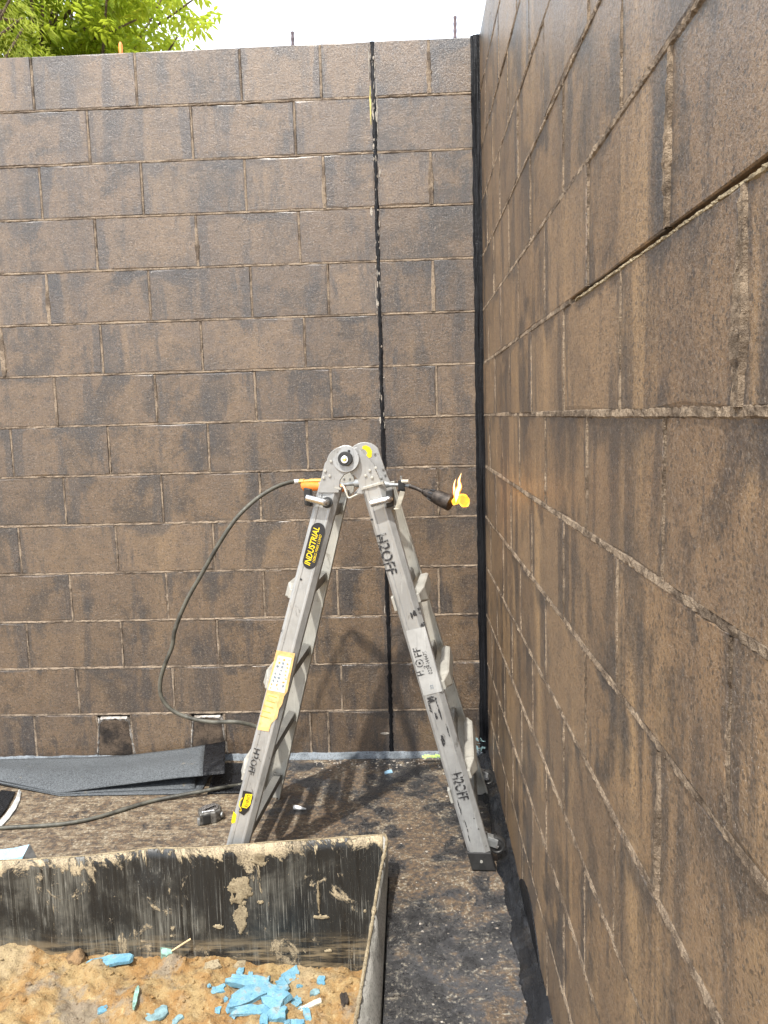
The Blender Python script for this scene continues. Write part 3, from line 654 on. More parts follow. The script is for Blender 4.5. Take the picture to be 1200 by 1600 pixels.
# ------------------------------------------------------------------ ladder
def ladder():
    NPV, FPV = at(541, 717, 1, -.82), at(570, 721, 1, -.45)
    root = empty('folding_ladder', (-.47, -.6, 0), 'paint-spattered aluminium A-frame folding ladder standing astride on the floor, stencilled and stickered', 'ladder')
    ra = (FPV-NPV).normalized()
    NLt, NLb = at(516, 757, 1, -.82), V((-.888, -.868+.012, .0))
    NRt, NRb = at(581, 757, 1, -.82), V((-.095, -.84, .002))
    FLt, FLb = at(530, 762, 1, -.45), V((-.845, -.365, .0))
    FRt, FRb = at(601, 757, 1, -.45), V((-.068, -.36, .0))
    PROF = [(-.034, .009), (-.026, 0), (-.017, 0), (-.0155, .0012), (.012, .0012), (.0135, 0), (.019, 0), (.034, .011), (.034, .031), (-.034, .031)]
    PROFF = [(-.034, .0), (-.029, 0), (-.029, .014), (.029, .014), (.029, 0), (.034, 0), (.034, .022), (.026, .030), (-.026, .030), (-.034, .022)]
    def frame(a, b):
        d = (b-a).normalized(); w = d.cross(ra).normalized(); r = w.cross(d).normalized(); return d, w, r
    fr = {}
    for nm, a, b, pf in (('NL', NLt, NLb, PROF), ('NR', NRt, NRb, PROF), ('FL', FLt, FLb, PROFF), ('FR', FRt, FRb, PROFF)):
        d, w, r = frame(a, b); fr[nm] = (a, b, d, w, r); g = MB()
        L = (b-a).length; N = 14
        rings = []
        for i in range(N+1):
            p = a+d*(L*i/N)
            if i == N: p = b
            ring = [p+w*x+r*y for x, y in pf]
            if i == N:                      # cut level with the floor
                ring = [q-d*((q.z-(.046 if nm == 'NR' else .001))/d.z) for q in ring]
            rings.append(ring)
        g.rings(rings); g.build('rail', M['alu'] if nm[0] == 'N' else M['alu2'], root, bevel=.0012)
    # rungs
    def rung(side, t, outer):
        a, b, d, w, r = fr['N'+side]; a2, b2, d2, w2, r2 = fr['F'+side]
        p = a.lerp(b, t)+r*.016; q = a2.lerp(b2, t)+r2*.012; s = (-1 if side == 'L' else 1)
        g = MB()
        if outer:
            st = [(0, .036, .014, .006), (.05, .040, .015, .006), (.15, .044, .025, .0155), (.5, .044, .025, .016), (.85, .044, .025, .0155), (.95, .042, .016, .006), (1, .036, .014, .006)]
            rings = []
            for f, o, hd, hw in st:
                c = p.lerp(q, f)+(w.lerp(w2, f))*(s*o); dd = d.lerp(d2, f); ww = w.lerp(w2, f)
                rings.append([c+dd*x+ww*y for x, y in ((-hd, -hw*.6), (-hd*.85, hw*s*.0-hw), (hd*.85, -hw), (hd, -hw*.6), (hd, hw*.6), (hd*.85, hw), (-hd*.85, hw), (-hd, hw*.6))])
            g.rings(rings); g.build('rung', M['alu2'], root, bevel=.002)
        else:
            rings = []
            for f in (0, 1):
                c = p.lerp(q, f)-(w.lerp(w2, f))*(s*.006); dd = d.lerp(d2, f); ww = w.lerp(w2, f)
                rings.append([c+dd*x+ww*y for x, y in ((-.021, -.012), (-.013, -.015), (-.011, -.0125), (-.002, -.015), (0, -.0125), (.008, -.015), (.011, -.0125), (.021, -.012), (.021, .012), (.013, .015), (-.013, .015), (-.021, .012))])
            g.rings(rings); g.build('rung', M['alud'], root)
    for sd in 'LR':
        for t in (.06, .27, .50, .72, .93): rung(sd, t, False)
        for t in ((.28, .51, .75) if sd == 'L' else (.295, .52, .755)): rung(sd, t, True)
    # small bracket tabs on the left edge of the right near rail
    a, b, d, w, r = fr['NR']
    for y in (928, 1222):
        c = a+d*((y-757)/(1342-757)*(b-a).length)-w*.037+r*.014; g = MB(); g.box(c, w*.004, r*.012, d*.022); g.build('rung_bracket', M['alu2'], root, bevel=.001)
    # hinge plates
    def plate(px, Y, th, r0, mat=M['alu'], ridge=None):
        poly = [at(x, y, 1, Y)+ra*r0 for x, y in px]; g = MB(); g.prism(poly, ra*th); return g.build('hinge_plate', mat, root, bevel=.0015)
    arc = lambda cx, cy, r_, a0, a1, n: [(cx+r_*math.cos(math.radians(a0+(a1-a0)*i/n)), cy+r_*math.sin(math.radians(a0+(a1-a0)*i/n))) for i in range(n+1)]
    plate([(497, 770), (501, 752), (508, 724)]+arc(538, 725, 27.5, 190, 300, 12)+[(560, 712)]+arc(540, 717, 22, -10, 60, 6)+[(538, 742), (532, 750), (530, 770)], -.82, .010, -.006)
    plate([(556, 772), (561, 764), (559, 751), (552, 742), (545, 738)]+arc(541, 717, 18, 120, 260, 8)+[(548, 700), (557, 699), (566, 706), (575, 715), (584, 726), (590, 742), (597, 757), (600, 772)], -.82, .010, .0055)
    plate([(552, 772), (566, 757), (557, 745), (547, 735)]+arc(570, 719, 28, 150, 318, 14)+[(598, 722), (606, 745), (612, 757), (616, 772)], -.45, .010, -.005, M['alu'])
    plate([(524, 775), (529, 755), (533, 743), (542, 737), (552, 741), (553, 752), (552, 768), (546, 775)], -.45, .010, .0065, M['alu2'])
    def disc(px, py, Y, r0, r1, rad, mat, name, n=20, parent=root):
        c = at(px, py, 1, Y); g = MB(); g.tube([c+ra*r0, c+ra*r1], rad, n); return g.build(name, mat, parent, bevel=min(.0015, rad*.25), smooth=False)
    disc(541, 717, -.82, -.0095, -.005, .040, M['alu'], 'hinge_disc', 32)
    disc(541, 717, -.82, -.022, -.009, .0215, M['black'], 'hinge_knob', 28)
    disc(540.5, 718.5, -.82, -.025, -.021, .0115, M['chrome'], 'washer', 22)
    disc(540.5, 718.5, -.82, -.030, -.024, .0062, M['brass'], 'bolt', 6)
    for (x, y) in ((546, 705), (539, 732)): disc(x, y, -.82, -.0108, -.009, .0042, M['blackp'], 'hole', 10)
    for (x, y) in ((509, 736), (506.5, 746.5), (516, 743.5), (518, 721)): disc(x, y, -.82, -.010, -.0055, .0042, M['alu2'], 'rivet', 10)
    for (x, y) in ((577.5, 735), (571, 743), (581, 746), (587, 711 + 20)): disc(x, y, -.82, .001, .006, .0042, M['alu2'], 'rivet', 10)
    for (x, y) in ((599, 733), (602, 742), (596, 747), (586, 709)): disc(x, y, -.45, -.009, -.0045, .0042, M['alud'], 'rivet', 10)
    for (x, y) in ((537, 748), (546, 748)): disc(x, y, -.45, .003, .007, .0036, M['alud'], 'rivet', 10)
    # weld line / casting edge where the sections meet
    for nm, y in (('NL', 760), ('NR', 762)):
        a, b, d, w, r = fr[nm]; g = MB(); g.box(a+d*.004-r*.0015, w*.0345, r*.0028, d*.003); g.build('collar', M['alu2'], root)
    # yellow spot sticker on the far hinge
    c = at(574.5, 706, 1, -.45)-ra*.0062; ux = V((1, 0, 0)); uz = V((0, 0, 1)); g = MB()
    g.prism([c+ux*x*.0022+uz*z*.0022 for x, z in ((-7, 9), (-2, 10), (4, 7), (7, 1), (6, -8), (2, -10), (-3, -8), (0, -2), (-3, 3), (-8, 5))], ra*.001); g.build('sticker', M['yellow'], root)
    # lock pins
    for (x0, y0, x1, y1, Y, gx) in ((479, 778, 509, 785.5, -.845, -1), (580, 787, 608, 780, -.845, 1)):
        A, B = at(x0, y0, 1, Y), at(x1, y1, 1, Y); e = (B-A).normalized()
        h, k = (A, B) if gx < 0 else (A, B)
        g = MB(); g.tube(catmull([A-e*.002, A+e*.004, A.lerp(B, .5), B-e*.006, B+ra*.006, B+ra*.03], 4), .0105, 12)
        pin = g.build('lock_pin', M['chrome'], root, smooth=True)
        gp = A if gx < 0 else B
        g = MB(); g.box(gp+ra*.024+V((0, 0, .002)), e*.011, ra*.012, V((0, 0, .026))); q = g.build('lock_housing', M['black'], root, bevel=.003)
        if gx < 0:
            g = MB(); g.tube([B+ra*.017, B+ra*.0235], .0165, 20); g.build('lock_grommet', M['black'], root)
    # foot boot and wheels
    a, b, d, w, r = fr['NR']; g = MB(); rings = []
    for z, e in ((.062, 0), (.058, .001), (.014, .003), (.003, .001)):
        cc = b-d*((b.z-z)/d.z) if False else b+d*((z-b.z)/d.z)
        ring = []
        for x, y in ((-.0365, -.003), (.0365, -.003), (.0365, .033), (-.0365, .033)):
            p = cc+w*(x*(1-e*8))+r*y; p = p+d*((z-p.z)/d.z); ring.append(p)
        rings.append(ring)
    g.rings(rings); g.build('rubber_foot', M['black'], root, bevel=.003)
    c = b+d*((.034-b.z)/d.z)-r*.0055; g = MB(); g.tube([c, c+r*.004], .0045, 10); g.build('foot_rivet', M['alu2'], root)
    for (px, py, Y) in ((776, 1319, -.80), (761, 1214, -.34)):
        c = at(px, py, 1, Y); wh = MB(); n = 26
        prof = [(.0, .0115), (.010, .0115), (.013, .009), (.019, .009), (.021, .0115), (.0255, .0105), (.0275, .006)]
        rings = []
        for rr, hh in prof+[(x, -y) for x, y in prof[::-1]]:
            rings.append([c+V((math.cos(2*math.pi*k/n)*max(rr, .0005), -hh, math.sin(2*math.pi*k/n)*max(rr, .0005))) for k in range(n)])
        wh.rings(rings); wo = wh.build('wheel', M['black'], root, smooth=True)
        g = MB(); g.tube([c+V((0, -.0145, 0)), c+V((0, .0145, 0))], .0055, 12); ax = g.build('axle', M['chrome'], wo); ax.matrix_parent_inverse = Matrix.Identity(4)
        g = MB(); g.box(c+V((-.014, 0, .012)), (.016, 0, -.006), (0, .014, 0), (.003, 0, .014)); g.build('wheel_bracket', M['steel'], root, bevel=.002)
    # ---- print and stickers on the near faces
    def face(nm, x, y, lift=.0007):        # local frame on the front face of a rail under a photo point
        a, b, d, w, r = fr[nm]; o = a
        dr = CF + CR*((x-600)/FPX) - CU*((y-800)/FPX); t = (o-CP).dot(r)/dr.dot(r)
        return CP+dr*t-r*lift, d, w, r
    def flat(nm, pts, name, mat, lift=.0007, th=.0005, parent=root):
        poly = []
        for x, y in pts:
            p, d, w, r = face(nm, x, y, lift); poly.append(p)
        g = MB(); g.prism(poly, r*th); o = g.build(name, mat, parent)
        if parent is not root: o.matrix_parent_inverse = Matrix.Identity(4)
        return o
    def text(nm, s, x, y, length, height, down, mat, name='lettering', lift=.0013, bold=.0, parent=root, seed=None, slant=0):
        p, d, w, r = face(nm, x, y, lift)
        cu = bpy.data.curves.new('t', 'FONT'); cu.body = s; cu.align_x = 'CENTER'; cu.align_y = 'CENTER'; cu.extrude = .0; cu.offset = bold; cu.resolution_u = 3; cu.shear = slant
        to = bpy.data.objects.new('t', cu); COL.objects.link(to); bpy.context.view_layer.update()
        me = bpy.data.meshes.new_from_object(to.evaluated_get(bpy.context.evaluated_depsgraph_get())); bpy.data.objects.remove(to)
        xs = [v.co.x for v in me.vertices]; ys = [v.co.y for v in me.vertices]
        cx, cy = (max(xs)+min(xs))/2, (max(ys)+min(ys))/2; sx = length/(max(xs)-min(xs)); sy = height/(max(ys)-min(ys))
        ex = d if down else -d; ey = w if down else -w
        for v in me.vertices:
            v.co = p+ex*((v.co.x-cx)*sx)+ey*((v.co.y-cy)*sy)
        o = link(name, me, mat, parent)
        if parent is not root: o.matrix_parent_inverse = Matrix.Identity(4)
        return o
    # industrial pill
    c, d, w, r = face('NL', 490.5, 853); poly = []
    L, Wd = .071, .0215
    for k in range(24):
        a_ = 2*math.pi*k/24; poly.append(c+d*(math.sin(a_)*Wd+math.copysign(L-Wd, math.sin(a_)) if abs(math.sin(a_)) > 1e-6 else (L-Wd))+w*(math.cos(a_)*Wd))
    poly = []
    for k in range(13): a_ = math.pi*k/12; poly.append(c+d*(L-Wd+Wd*math.sin(a_))+w*(Wd*math.cos(a_)))
    for k in range(13): a_ = math.pi+math.pi*k/12; poly.append(c+d*(-(L-Wd)+Wd*math.sin(a_))+w*(Wd*math.cos(a_)))
    g = MB(); g.prism(poly, r*.0005); st = g.build('sticker', M['blackp'], root); st['label'] = 'black pill sticker with yellow capitals'
    text('NL', 'INDUSTRIAL', 487.5, 853, .118, .0185, False, M['yellow'], 'lettering', .0016, .012, st, slant=.2)
    text('NL', '150KG MAX LOAD', 495.5, 857, .086, .0078, False, M['yellow'], 'lettering', .0016, .0, st, slant=.2)
    # stencils
    text('NR', 'H2OFF', 604, 866, .125, .034, True, M['stencil'], 'stencil', bold=.022)
    text('NR', 'H2OFF', 719, 1229, .090, .034, True, M['stencil'], 'stencil', bold=.018)
    text('NL', 'H2OFF', 397, 1190, .085, .020, True, M['stencil'], 'stencil', bold=.018)
    # white label with number
    lab = flat('NR', [(634, 986), (664, 979), (691, 1080), (662, 1087)], 'label_sticker', M['alul'], .0006, .0004)
    text('NR', 'H', 657, 1052, .014, .022, False, M['stencil'], 'lettering', .0016, .03, lab)
    text('NR', '2', 664.5, 1042, .009, .010, False, M['stencil'], 'lettering', .0016, .0, lab)
    text('NR', 'FF', 652, 1019, .030, .022, False, M['stencil'], 'lettering', .0016, .02, lab)
    text('NR', '0224444475', 668, 1035, .073, .012, False, M['stencil'], 'lettering', .0016, .0, lab)
    text('NR', '22', 674.5, 1073, .013, .009, False, M['ink'], 'lettering', .0016, .0, lab)
    c, d, w, r = face('NR', 655.5, 1036, .0016); g = MB(); n = 24
    vs = [c+(d*math.cos(2*math.pi*k/n)+w*math.sin(2*math.pi*k/n))*q for q in (.0125, .0098) for k in range(n)]
    g.add(vs, [(k, (k+1) % n, n+(k+1) % n, n+k) for k in range(n)])
    g.add([c+d*y*.001+w*x*.001 for x, y in ((-4, 2), (0, 5), (4, 2), (2, -2), (4, -5), (0, -3), (-4, -5), (-2, -2))], [tuple(range(8))])
    o = g.build('logo', M['stencil'], lab); o.matrix_parent_inverse = Matrix.Identity(4)
    # bitumen smears around the label
    def smear(nm, px, py, L, W_, seed, n=22):
        c, d, w, r = face(nm, px, py, .0008); ring = []
        for k in range(n):
            a_ = 2*math.pi*k/n; q = 1+.6*nz(math.cos(a_)*1.7, math.sin(a_)*1.7, seed)+.4*nz(math.cos(a_)*6, math.sin(a_)*6, seed)
            x = max(-.0165, min(.0185, math.cos(a_)*W_*q)); ring.append(c+w*x+d*(math.sin(a_)*L*q))
        g = MB(); g.add(ring, [tuple(range(n))]); g.build('bitumen_smear', M['stencil'], root)
    for a_ in ((648, 958, .010, .006, 1), (654, 950, .007, .005, 2), (661, 976, .006, .008, 3), (643, 962, .012, .003, 4), (674, 1092, .009, .014, 5), (686, 1110, .030, .003, 6), (672, 1106, .022, .003, 7), (692, 1157, .016, .006, 8), (681, 1118, .012, .003, 9), (700, 1142, .020, .002, 10), (729, 1292, .022, .0016, 11), (718, 1262, .022, .0018, 12), (733, 1310, .012, .0014, 13), (581, 812, .004, .004, 14), (594, 843, .008, .002, 15), (646, 1049, .006, .003, 16)): smear('NR', *a_)
    for a_ in ((440, 985, .004, .003, 21), (470, 905, .003, .0035, 22), (424, 1020, .006, .002, 23)): smear('NL', *a_)
    # warning label, orange border, torn at the bottom
    lab = flat('NL', [(432, 1016), (461, 1021), (455, 1050), (449, 1080), (444, 1088), (441, 1100), (436, 1108), (433, 1122), (424, 1130), (420, 1143), (402, 1140)], 'warning_label', M['labelo'], .0006, .0004)
    flat('NL', [(434.5, 1024), (456, 1028), (444.5, 1083), (418.5, 1078)], 'label_panel', M['labelw'], .0011, .0004, lab)
    flat('NL', [(417, 1083), (437, 1087), (431, 1112), (427, 1127), (419, 1137), (407, 1136)], 'label_panel', M['labely'], .0011, .0004, lab)
    q = random.Random(4); g = MB(); g2 = MB()
    for i in range(26):
        t = (i//3+.5)/9.2; s = (i % 3+.5)/3+q.uniform(-.06, .06); x = (434.5+(418.5-434.5)*t)*(1-s)+(456+(444.5-456)*t)*s; y = 1026+52*t+4*s
        c, d, w, r = face('NL', x, y, .0016); a_ = q.uniform(-.5, .5)
        ex = (w*math.cos(a_)+d*math.sin(a_))*q.uniform(.0016, .0045); ey = (d*math.cos(a_)-w*math.sin(a_))*q.uniform(.0012, .0045)
        (g2 if q.random() < .3 else g).add([c-ex-ey*.4, c-ex*.3+ey, c+ex+ey*.5, c+ex*.4-ey], [(0, 1, 2, 3)])
    for i in range(5):
        y = 1088+i*8; c, d, w, r = face('NL', 426-i*3.2, y, .0016); g2.add([c-w*.014-d*.0012, c+w*.014-d*.0012, c+w*.014+d*.0012, c-w*.014+d*.0012], [(0, 1, 2, 3)])
    for gg, mm in ((g, 'ink'), (g2, 'inko')):
        o = gg.build('pictogram', M[mm], lab); o.matrix_parent_inverse = Matrix.Identity(4)
    # rhino shield
    st = flat('NL', [(380, 1235), (393, 1238), (395, 1246), (389, 1266), (381, 1274), (373, 1269), (377, 1252)], 'sticker', M['blackp'], .0007, .0004); st['label'] = 'black shield sticker with yellow badge'
    flat('NL', [(384, 1240), (394.5, 1241), (391, 1257), (386, 1263), (377.5, 1261)], 'badge', M['yellow'], .0012, .0004, st)
    text('NL', 'RHINO', 387, 1251, .040, .012, False, M['blackp'], 'lettering', .002, .0, st)
    c, d, w, r = face('NL', 379, 1254, .0015); g = MB()
    for x0, y0, x1, y1 in ((-3, -16, -9, -2), (-9, -2, -8, 12), (-8, 12, -1, 18), (-1, 18, 3, 26), (3, 26, -3, 28)):
        A = c+w*x0*.001+d*y0*.001; B = c+w*x1*.001+d*y1*.001; e = (B-A).normalized().cross(r)*.0011; g.add([A-e, A+e, B+e, B-e], [(0, 1, 2, 3)])
    o = g.build('outline', M['yellow'], st); o.matrix_parent_inverse = Matrix.Identity(4)
    flat('NL', [(365, 1267.5), (369.5, 1273), (367.5, 1285), (362.5, 1286.5), (361.5, 1284)], 'sticker', M['yellow'], .001, .0008)
ladder()

# ------------------------------------------------------------------ gas torch and hose
def tyx(x): return max(-.50, -.365-(470-x)*.0012) if x < 470 else -.375-.098*(x-470)/75 if x < 545 else -.473-(x-545)*.0011
def torch():
    T = lambda x, y, dy=0: at(x, y, 1, tyx(x)+dy)
    root = empty('gas_torch', T(560, 755), 'lit gas torch with orange handle and dark burner lying across the top of the ladder', 'torch')
    g = MB(); g.tube(catmull([T(474, 761), T(478, 760), T(500, 760), T(532, 762), T(539, 762)], 4), [.008, .0145, .017, .0175, .0175, .017, .0165, .016, .0155, .0155, .0155, .015, .015, .014, .012, .008, .006], 14); g.build('handle', M['orange'], root, smooth=True)
    g = MB(); pts = [T(466, 752.5), T(470, 752.3), T(470.1, 752.3), T(476, 752), T(476.1, 752), T(484, 751.5), T(484.1, 751.5), T(494, 751), T(503, 751)]
    g.tube(pts, [.0075, .0075, .0095, .0095, .007, .007, .0085, .0085, .0085], 8); g.build('fitting', M['brass'], root)
    g = MB(); g.tube([T(503, 754), T(540, 757), T(556, 755), T(556.1, 755), T(600, 757), T(612, 757.5), T(630, 758), T(642, 759.5)], [.006, .006, .008, .0135, .0135, .006, .006, .006], 12); g.build('tube', M['steel'], root, smooth=True)
    g = MB(); g.tube(catmull([T(640, 759.5), T(648, 762), T(656, 765.5), T(663, 769)], 4), .0068, 12); g.build('neck', M['burnt'], root, smooth=True)
    A, B = T(660, 767), T(704, 786); prof = [(0, .0085), (.05, .0105), (.051, .0085), (.09, .0085), (.10, .0125), (.40, .0185), (.50, .0225), (.55, .0235), (.97, .0265), (1, .0262), (1, .0225), (.6, .0205)]
    g = MB(); g.tube([A.lerp(B, f)+(B-A)*(1e-4*i) for i, (f, _) in enumerate(prof)], [q for _, q in prof], 24, cap=False)
    e = (B-A).normalized(); nz_ = g.build('burner', M['burnt'], root, smooth=True)
    sd = e.cross(V((0, 1, 0))).normalized(); fw = e.cross(sd).normalized()
    g = MB()
    for k in range(10):
        a_ = 2*math.pi*k/10; nrm = sd*math.cos(a_)+fw*math.sin(a_); tg = e.cross(nrm); c = A.lerp(B, .34)+nrm*.0178
        g.box(c, e*.0075+nrm*.0014, tg*.0022, nrm*.002)
    q = g.build('vent_slot', M['blackp'], nz_); q.matrix_parent_inverse = Matrix.Identity(4)
    g = MB(); c = T(627, 757.5, -.004); g.box(c, (.0105, 0, 0), (0, .012, 0), (0, 0, .016)); g.box(c+V((0, 0, -.017)), (.013, 0, 0), (0, .010, 0), (0, 0, .004)); g.build('clamp', M['black'], root, bevel=.002)
    g = MB(); g.tube([c+V((.001, 0, .014)), c+V((.001, 0, .026))], .003, 8); g.tube([c+V((.001, 0, .026)), c+V((.001, 0, .029))], .0045, 8); g.build('clamp_screw', M['steel'], root)
    g = MB(); g.tube([T(628, 752, -.01), T(638.5, 752, -.01)], .0058, 10); g.build('peg', M['cream'], root)
    a, b = T(629, 768, -.012), T(621, 795, -.012); e2 = (b-a).normalized(); g = MB(); s = e2.cross(V((0, 1, 0))).normalized(); g.box((a+b)/2, s*.008, V((0, .0025, 0)), (b-a)/2); g.box(b+V((-.004, -.003, 0)), (.008, 0, 0), (0, .004, 0), (0, 0, .0022)); g.build('prop', M['cream'], root, bevel=.001)
    g = MB(); pts = catmull([T(534, 757, -.02), T(538, 762, -.02), T(541, 770, -.02), T(545, 778, -.02), T(553, 775, -.02), T(563, 770, -.02)], 3); 
    g.tube(pts, .0034, 6); g.build('strap', M['cream'], root, smooth=True)
    # flame
    t = NT('flame'); lw = t.n('LayerWeight', {'Blend': .45}).outputs['Facing']; ns = t.noise(t.pos(), 45, 3)
    col = t.mix(t.rng(t.math('ADD', lw, t.math('MULTIPLY', t.math('SUBTRACT', ns, .5), .5)), .10, .55), t.mix(t.rng(lw, .30, .08), (1.0, .60, .10), (1.0, .90, .45)), (1.0, .17, .005))
    em = t.n('Emission', {'Color': col, 'Strength': 1.0}); tr = t.n('BsdfTransparent'); mx = t.n('MixShader', {0: t.rng(lw, .25, .9, .9, .12)})
    t.t.links.new(tr.outputs[0], mx.inputs[1]); t.t.links.new(em.outputs[0], mx.inputs[2]); t.t.links.new(mx.outputs[0], t.t.nodes['Material Output'].inputs[0])
    t2 = NT('flame ring'); em = t2.n('Emission', {'Color': t2.mix(t2.rng(t2.noise(t2.pos(), 60, 2), .3, .7), (1, .62, .09), (1, .26, .01)), 'Strength': 1.0}); t2.t.links.new(em.outputs[0], t2.t.nodes['Material Output'].inputs[0])
    t3 = NT('flame film'); em = t3.n('Emission', {'Color': (1, .44, .04), 'Strength': .8}); tr = t3.n('BsdfTransparent'); mx = t3.n('MixShader', {0: t3.rng(t3.noise(t3.pos(), 50, 3), .3, .6, .65, 1.0)})
    t3.t.links.new(tr.outputs[0], mx.inputs[1]); t3.t.links.new(em.outputs[0], mx.inputs[2]); t3.t.links.new(mx.outputs[0], t3.t.nodes['Material Output'].inputs[0])
    g = MB(); k = .0024
    g.tube(catmull([T(712, 786), T(714, 777), T(714, 769), T(718, 760), T(717, 751), T(721, 739)], 4), [k*q for q in (1.5, 2.8, 3.6, 4.2, 4.6, 4.7, 4.5, 4.3, 4.2, 4.2, 4.1, 3.9, 3.6, 3.2, 2.8, 2.4, 2, 1.6, 1.1, .6, .12)], 10)
    g.tube(catmull([T(711, 776), T(710, 768), T(709.5, 758), T(712, 748)], 4), [k*q for q in (1.5, 2.0, 2.4, 2.5, 2.3, 2, 1.8, 1.5, 1.3, 1.1, .8, .4, .1)], 8)
    fl = g.build('flame', t.m, root, smooth=True); fl['label'] = 'small orange and yellow flame'
    g = MB()
    def ring(cx, cy, rx, ry, tilt, th):
        pts = []
        for i in range(29):
            a_ = 2*math.pi*i/28; x = rx*math.cos(a_); y = ry*math.sin(a_); ca, sa = math.cos(tilt), math.sin(tilt)
            pts.append(T(cx+x*ca-y*sa, cy+x*sa+y*ca, .006*math.sin(a_)))
        g.tube(pts, [th*(1+.3*math.sin(i*1.3)) for i in range(29)], 7)
        return pts
    p1 = ring(724.5, 782, 7.6, 10, -.5, .0026); p2 = ring(712.5, 782, 4.6, 7, .7, .0022)
    f2 = g.build('flame_ring', t2.m, fl, smooth=True); f2.matrix_parent_inverse = Matrix.Identity(4)
    g = MB()
    for pp in (p1, p2):
        c = sum(pp[:-1], V((0, 0, 0)))/28
        inn = [q.lerp(c, .45)+V((0, -.006, 0)) for q in pp[:-1]]; n = 28; b = len(g.v)
        g.add(pp[:-1]+inn+[c+V((0, -.008, 0))], [(i, (i+1) % n, n+(i+1) % n, n+i) for i in range(n)]+[(n+i, n+(i+1) % n, 2*n) for i in range(n)])
    f3 = g.build('flame_core', t3.m, fl, smooth=True); f3.matrix_parent_inverse = Matrix.Identity(4)
    lp = bpy.data.lights.new('flame_glow', 'POINT'); lp.energy = 0.14; lp.color = (1, .42, .10); lp.shadow_soft_size = .02
    lo = bpy.data.objects.new('flame_glow', lp); COL.objects.link(lo); lo.parent = fl; lo.location = T(722, 770, .02)
    # hose
    h = [T(467, 752.5), T(458, 753), T(446, 755.5), T(425, 764), T(398, 782), T(370, 809), T(345, 845), T(318, 892), T(292, 938), T(274, 982), T(269, 1010), T(259, 1035), T(251, 1062), T(252, 1088), T(268, 1109), T(297, 1122), T(330, 1128), T(368, 1128, -.03), T(400, 1135, -.04), T(414, 1142, -.07)]
    h += [T(418, 1155, -.05), T(408, 1180, .0), at(394, 1214, 1, -.38)]
    fl_ = [(378, 1225.5), (350, 1230, .018), (318, 1236, .020), (280, 1243, .014), (245, 1250), (215, 1258), (180, 1269), (140, 1280), (100, 1287), (60, 1290.5), (20, 1292.5), (-60, 1297), (-200, 1300)]
    h += [at(q[0], q[1], 2, q[2] if len(q) > 2 else .0075) for q in fl_]
    g = MB(); g.tube(catmull(h, 7), .0072, 10)
    tag(g.build('gas_hose', M['hose'], smooth=True), 'long grubby rubber gas hose looping down from the torch and trailing left across the floor', 'hose')
    g = MB(); g.tube([T(459, 753), T(467, 752.4)], .0085, 12); g.build('ferrule', M['white'], root, smooth=True)
torch()

# ------------------------------------------------------------------ folded membrane
def membrane():
    root = empty('membrane_sheet', (-1.5, -.17, 0), 'folded grey mineral-felt membrane sheet lying on the floor against the foot of the wall', 'membrane')
    def lerpx(tab, x):
        for (a, p), (b, q) in zip(tab[:-1], tab[1:]):
            if a <= x <= b: f = (x-a)/(b-a); f = f*f*(3-2*f) if False else f; return tuple(i+(j-i)*f for i, j in zip(p, q))
        return tab[0][1] if x < tab[0][0] else tab[-1][1]
    #           X      (yb, zb, yf, zf)
    A = [(-2.7, (-.045, .022, -.16, .030)), (-2.04, (-.045, .026, -.20, .028)), (-1.66, (-.045, .031, -.318, .011)), (-1.5, (-.043, .036, -.300, .026)), (-1.25, (-.040, .062, -.285, .052)), (-1.075, (-.036, .090, -.285, .066))]
    B = [(-2.7, (-.06, .004, -.16, .016)), (-2.04, (-.06, .004, -.20, .014)), (-1.66, (-.06, .004, -.325, .004)), (-1.3, (-.06, .004, -.322, .004)), (-.95, (-.06, .004, -.318, .004))]
    def sheet(tab, x0, x1, name, mat, n, cut=0):
        g = MB(); rows = []
        for i in range(n+1):
            x = x0+(x1-x0)*i/n; yb, zb, yf, zf = lerpx(tab, x); q = []
            for j in range(17):
                f = j/16; y = yb+(yf-yb)*f; s = math.sin(math.pi*f)
                z = zb+(zf-zb)*f+s*(.012 if tab is A else .001)-(.006*math.sin(2*math.pi*f) if tab is A else 0)+.0025*nz(x*7, f*3)*s
                if tab is A: z += .004*nz(x*3.3, 9)*f*(1-f)*4
                q.append((x+cut*f*.055*(1 if x1-x0 < .3 else max(0, min(1, (x+1.6)/.43)))+.002*nz(x, f*20, 5), y, max(z, .004)))
            rows.append(q)
        g.grid(rows); o = g.build(name, mat, root, smooth=True)
        s = o.modifiers.new('thick', 'SOLIDIFY'); s.thickness = .0042; s.offset = 0; return o
    sheet(B, -2.7, -1.12, 'lower_layer', M['mineral'], 70)
    sheet(B, -1.12, -.96, 'lower_selvedge', M['bit'], 12, .5)
    sheet(A, -2.7, -1.17, 'upper_layer', M['mineral'], 80, 1)
    sheet(A, -1.17, -1.085, 'upper_selvedge', M['bit'], 10, 1)
    A2 = [(a, (yb, max(.009, zb-.012), yf-.004, max(.0085, zf-.010 if a < -1.55 else .008))) for a, (yb, zb, yf, zf) in A]
    sheet(A2, -2.7, -1.2, 'middle_layer', M['mineral'], 60, 1)
membrane()

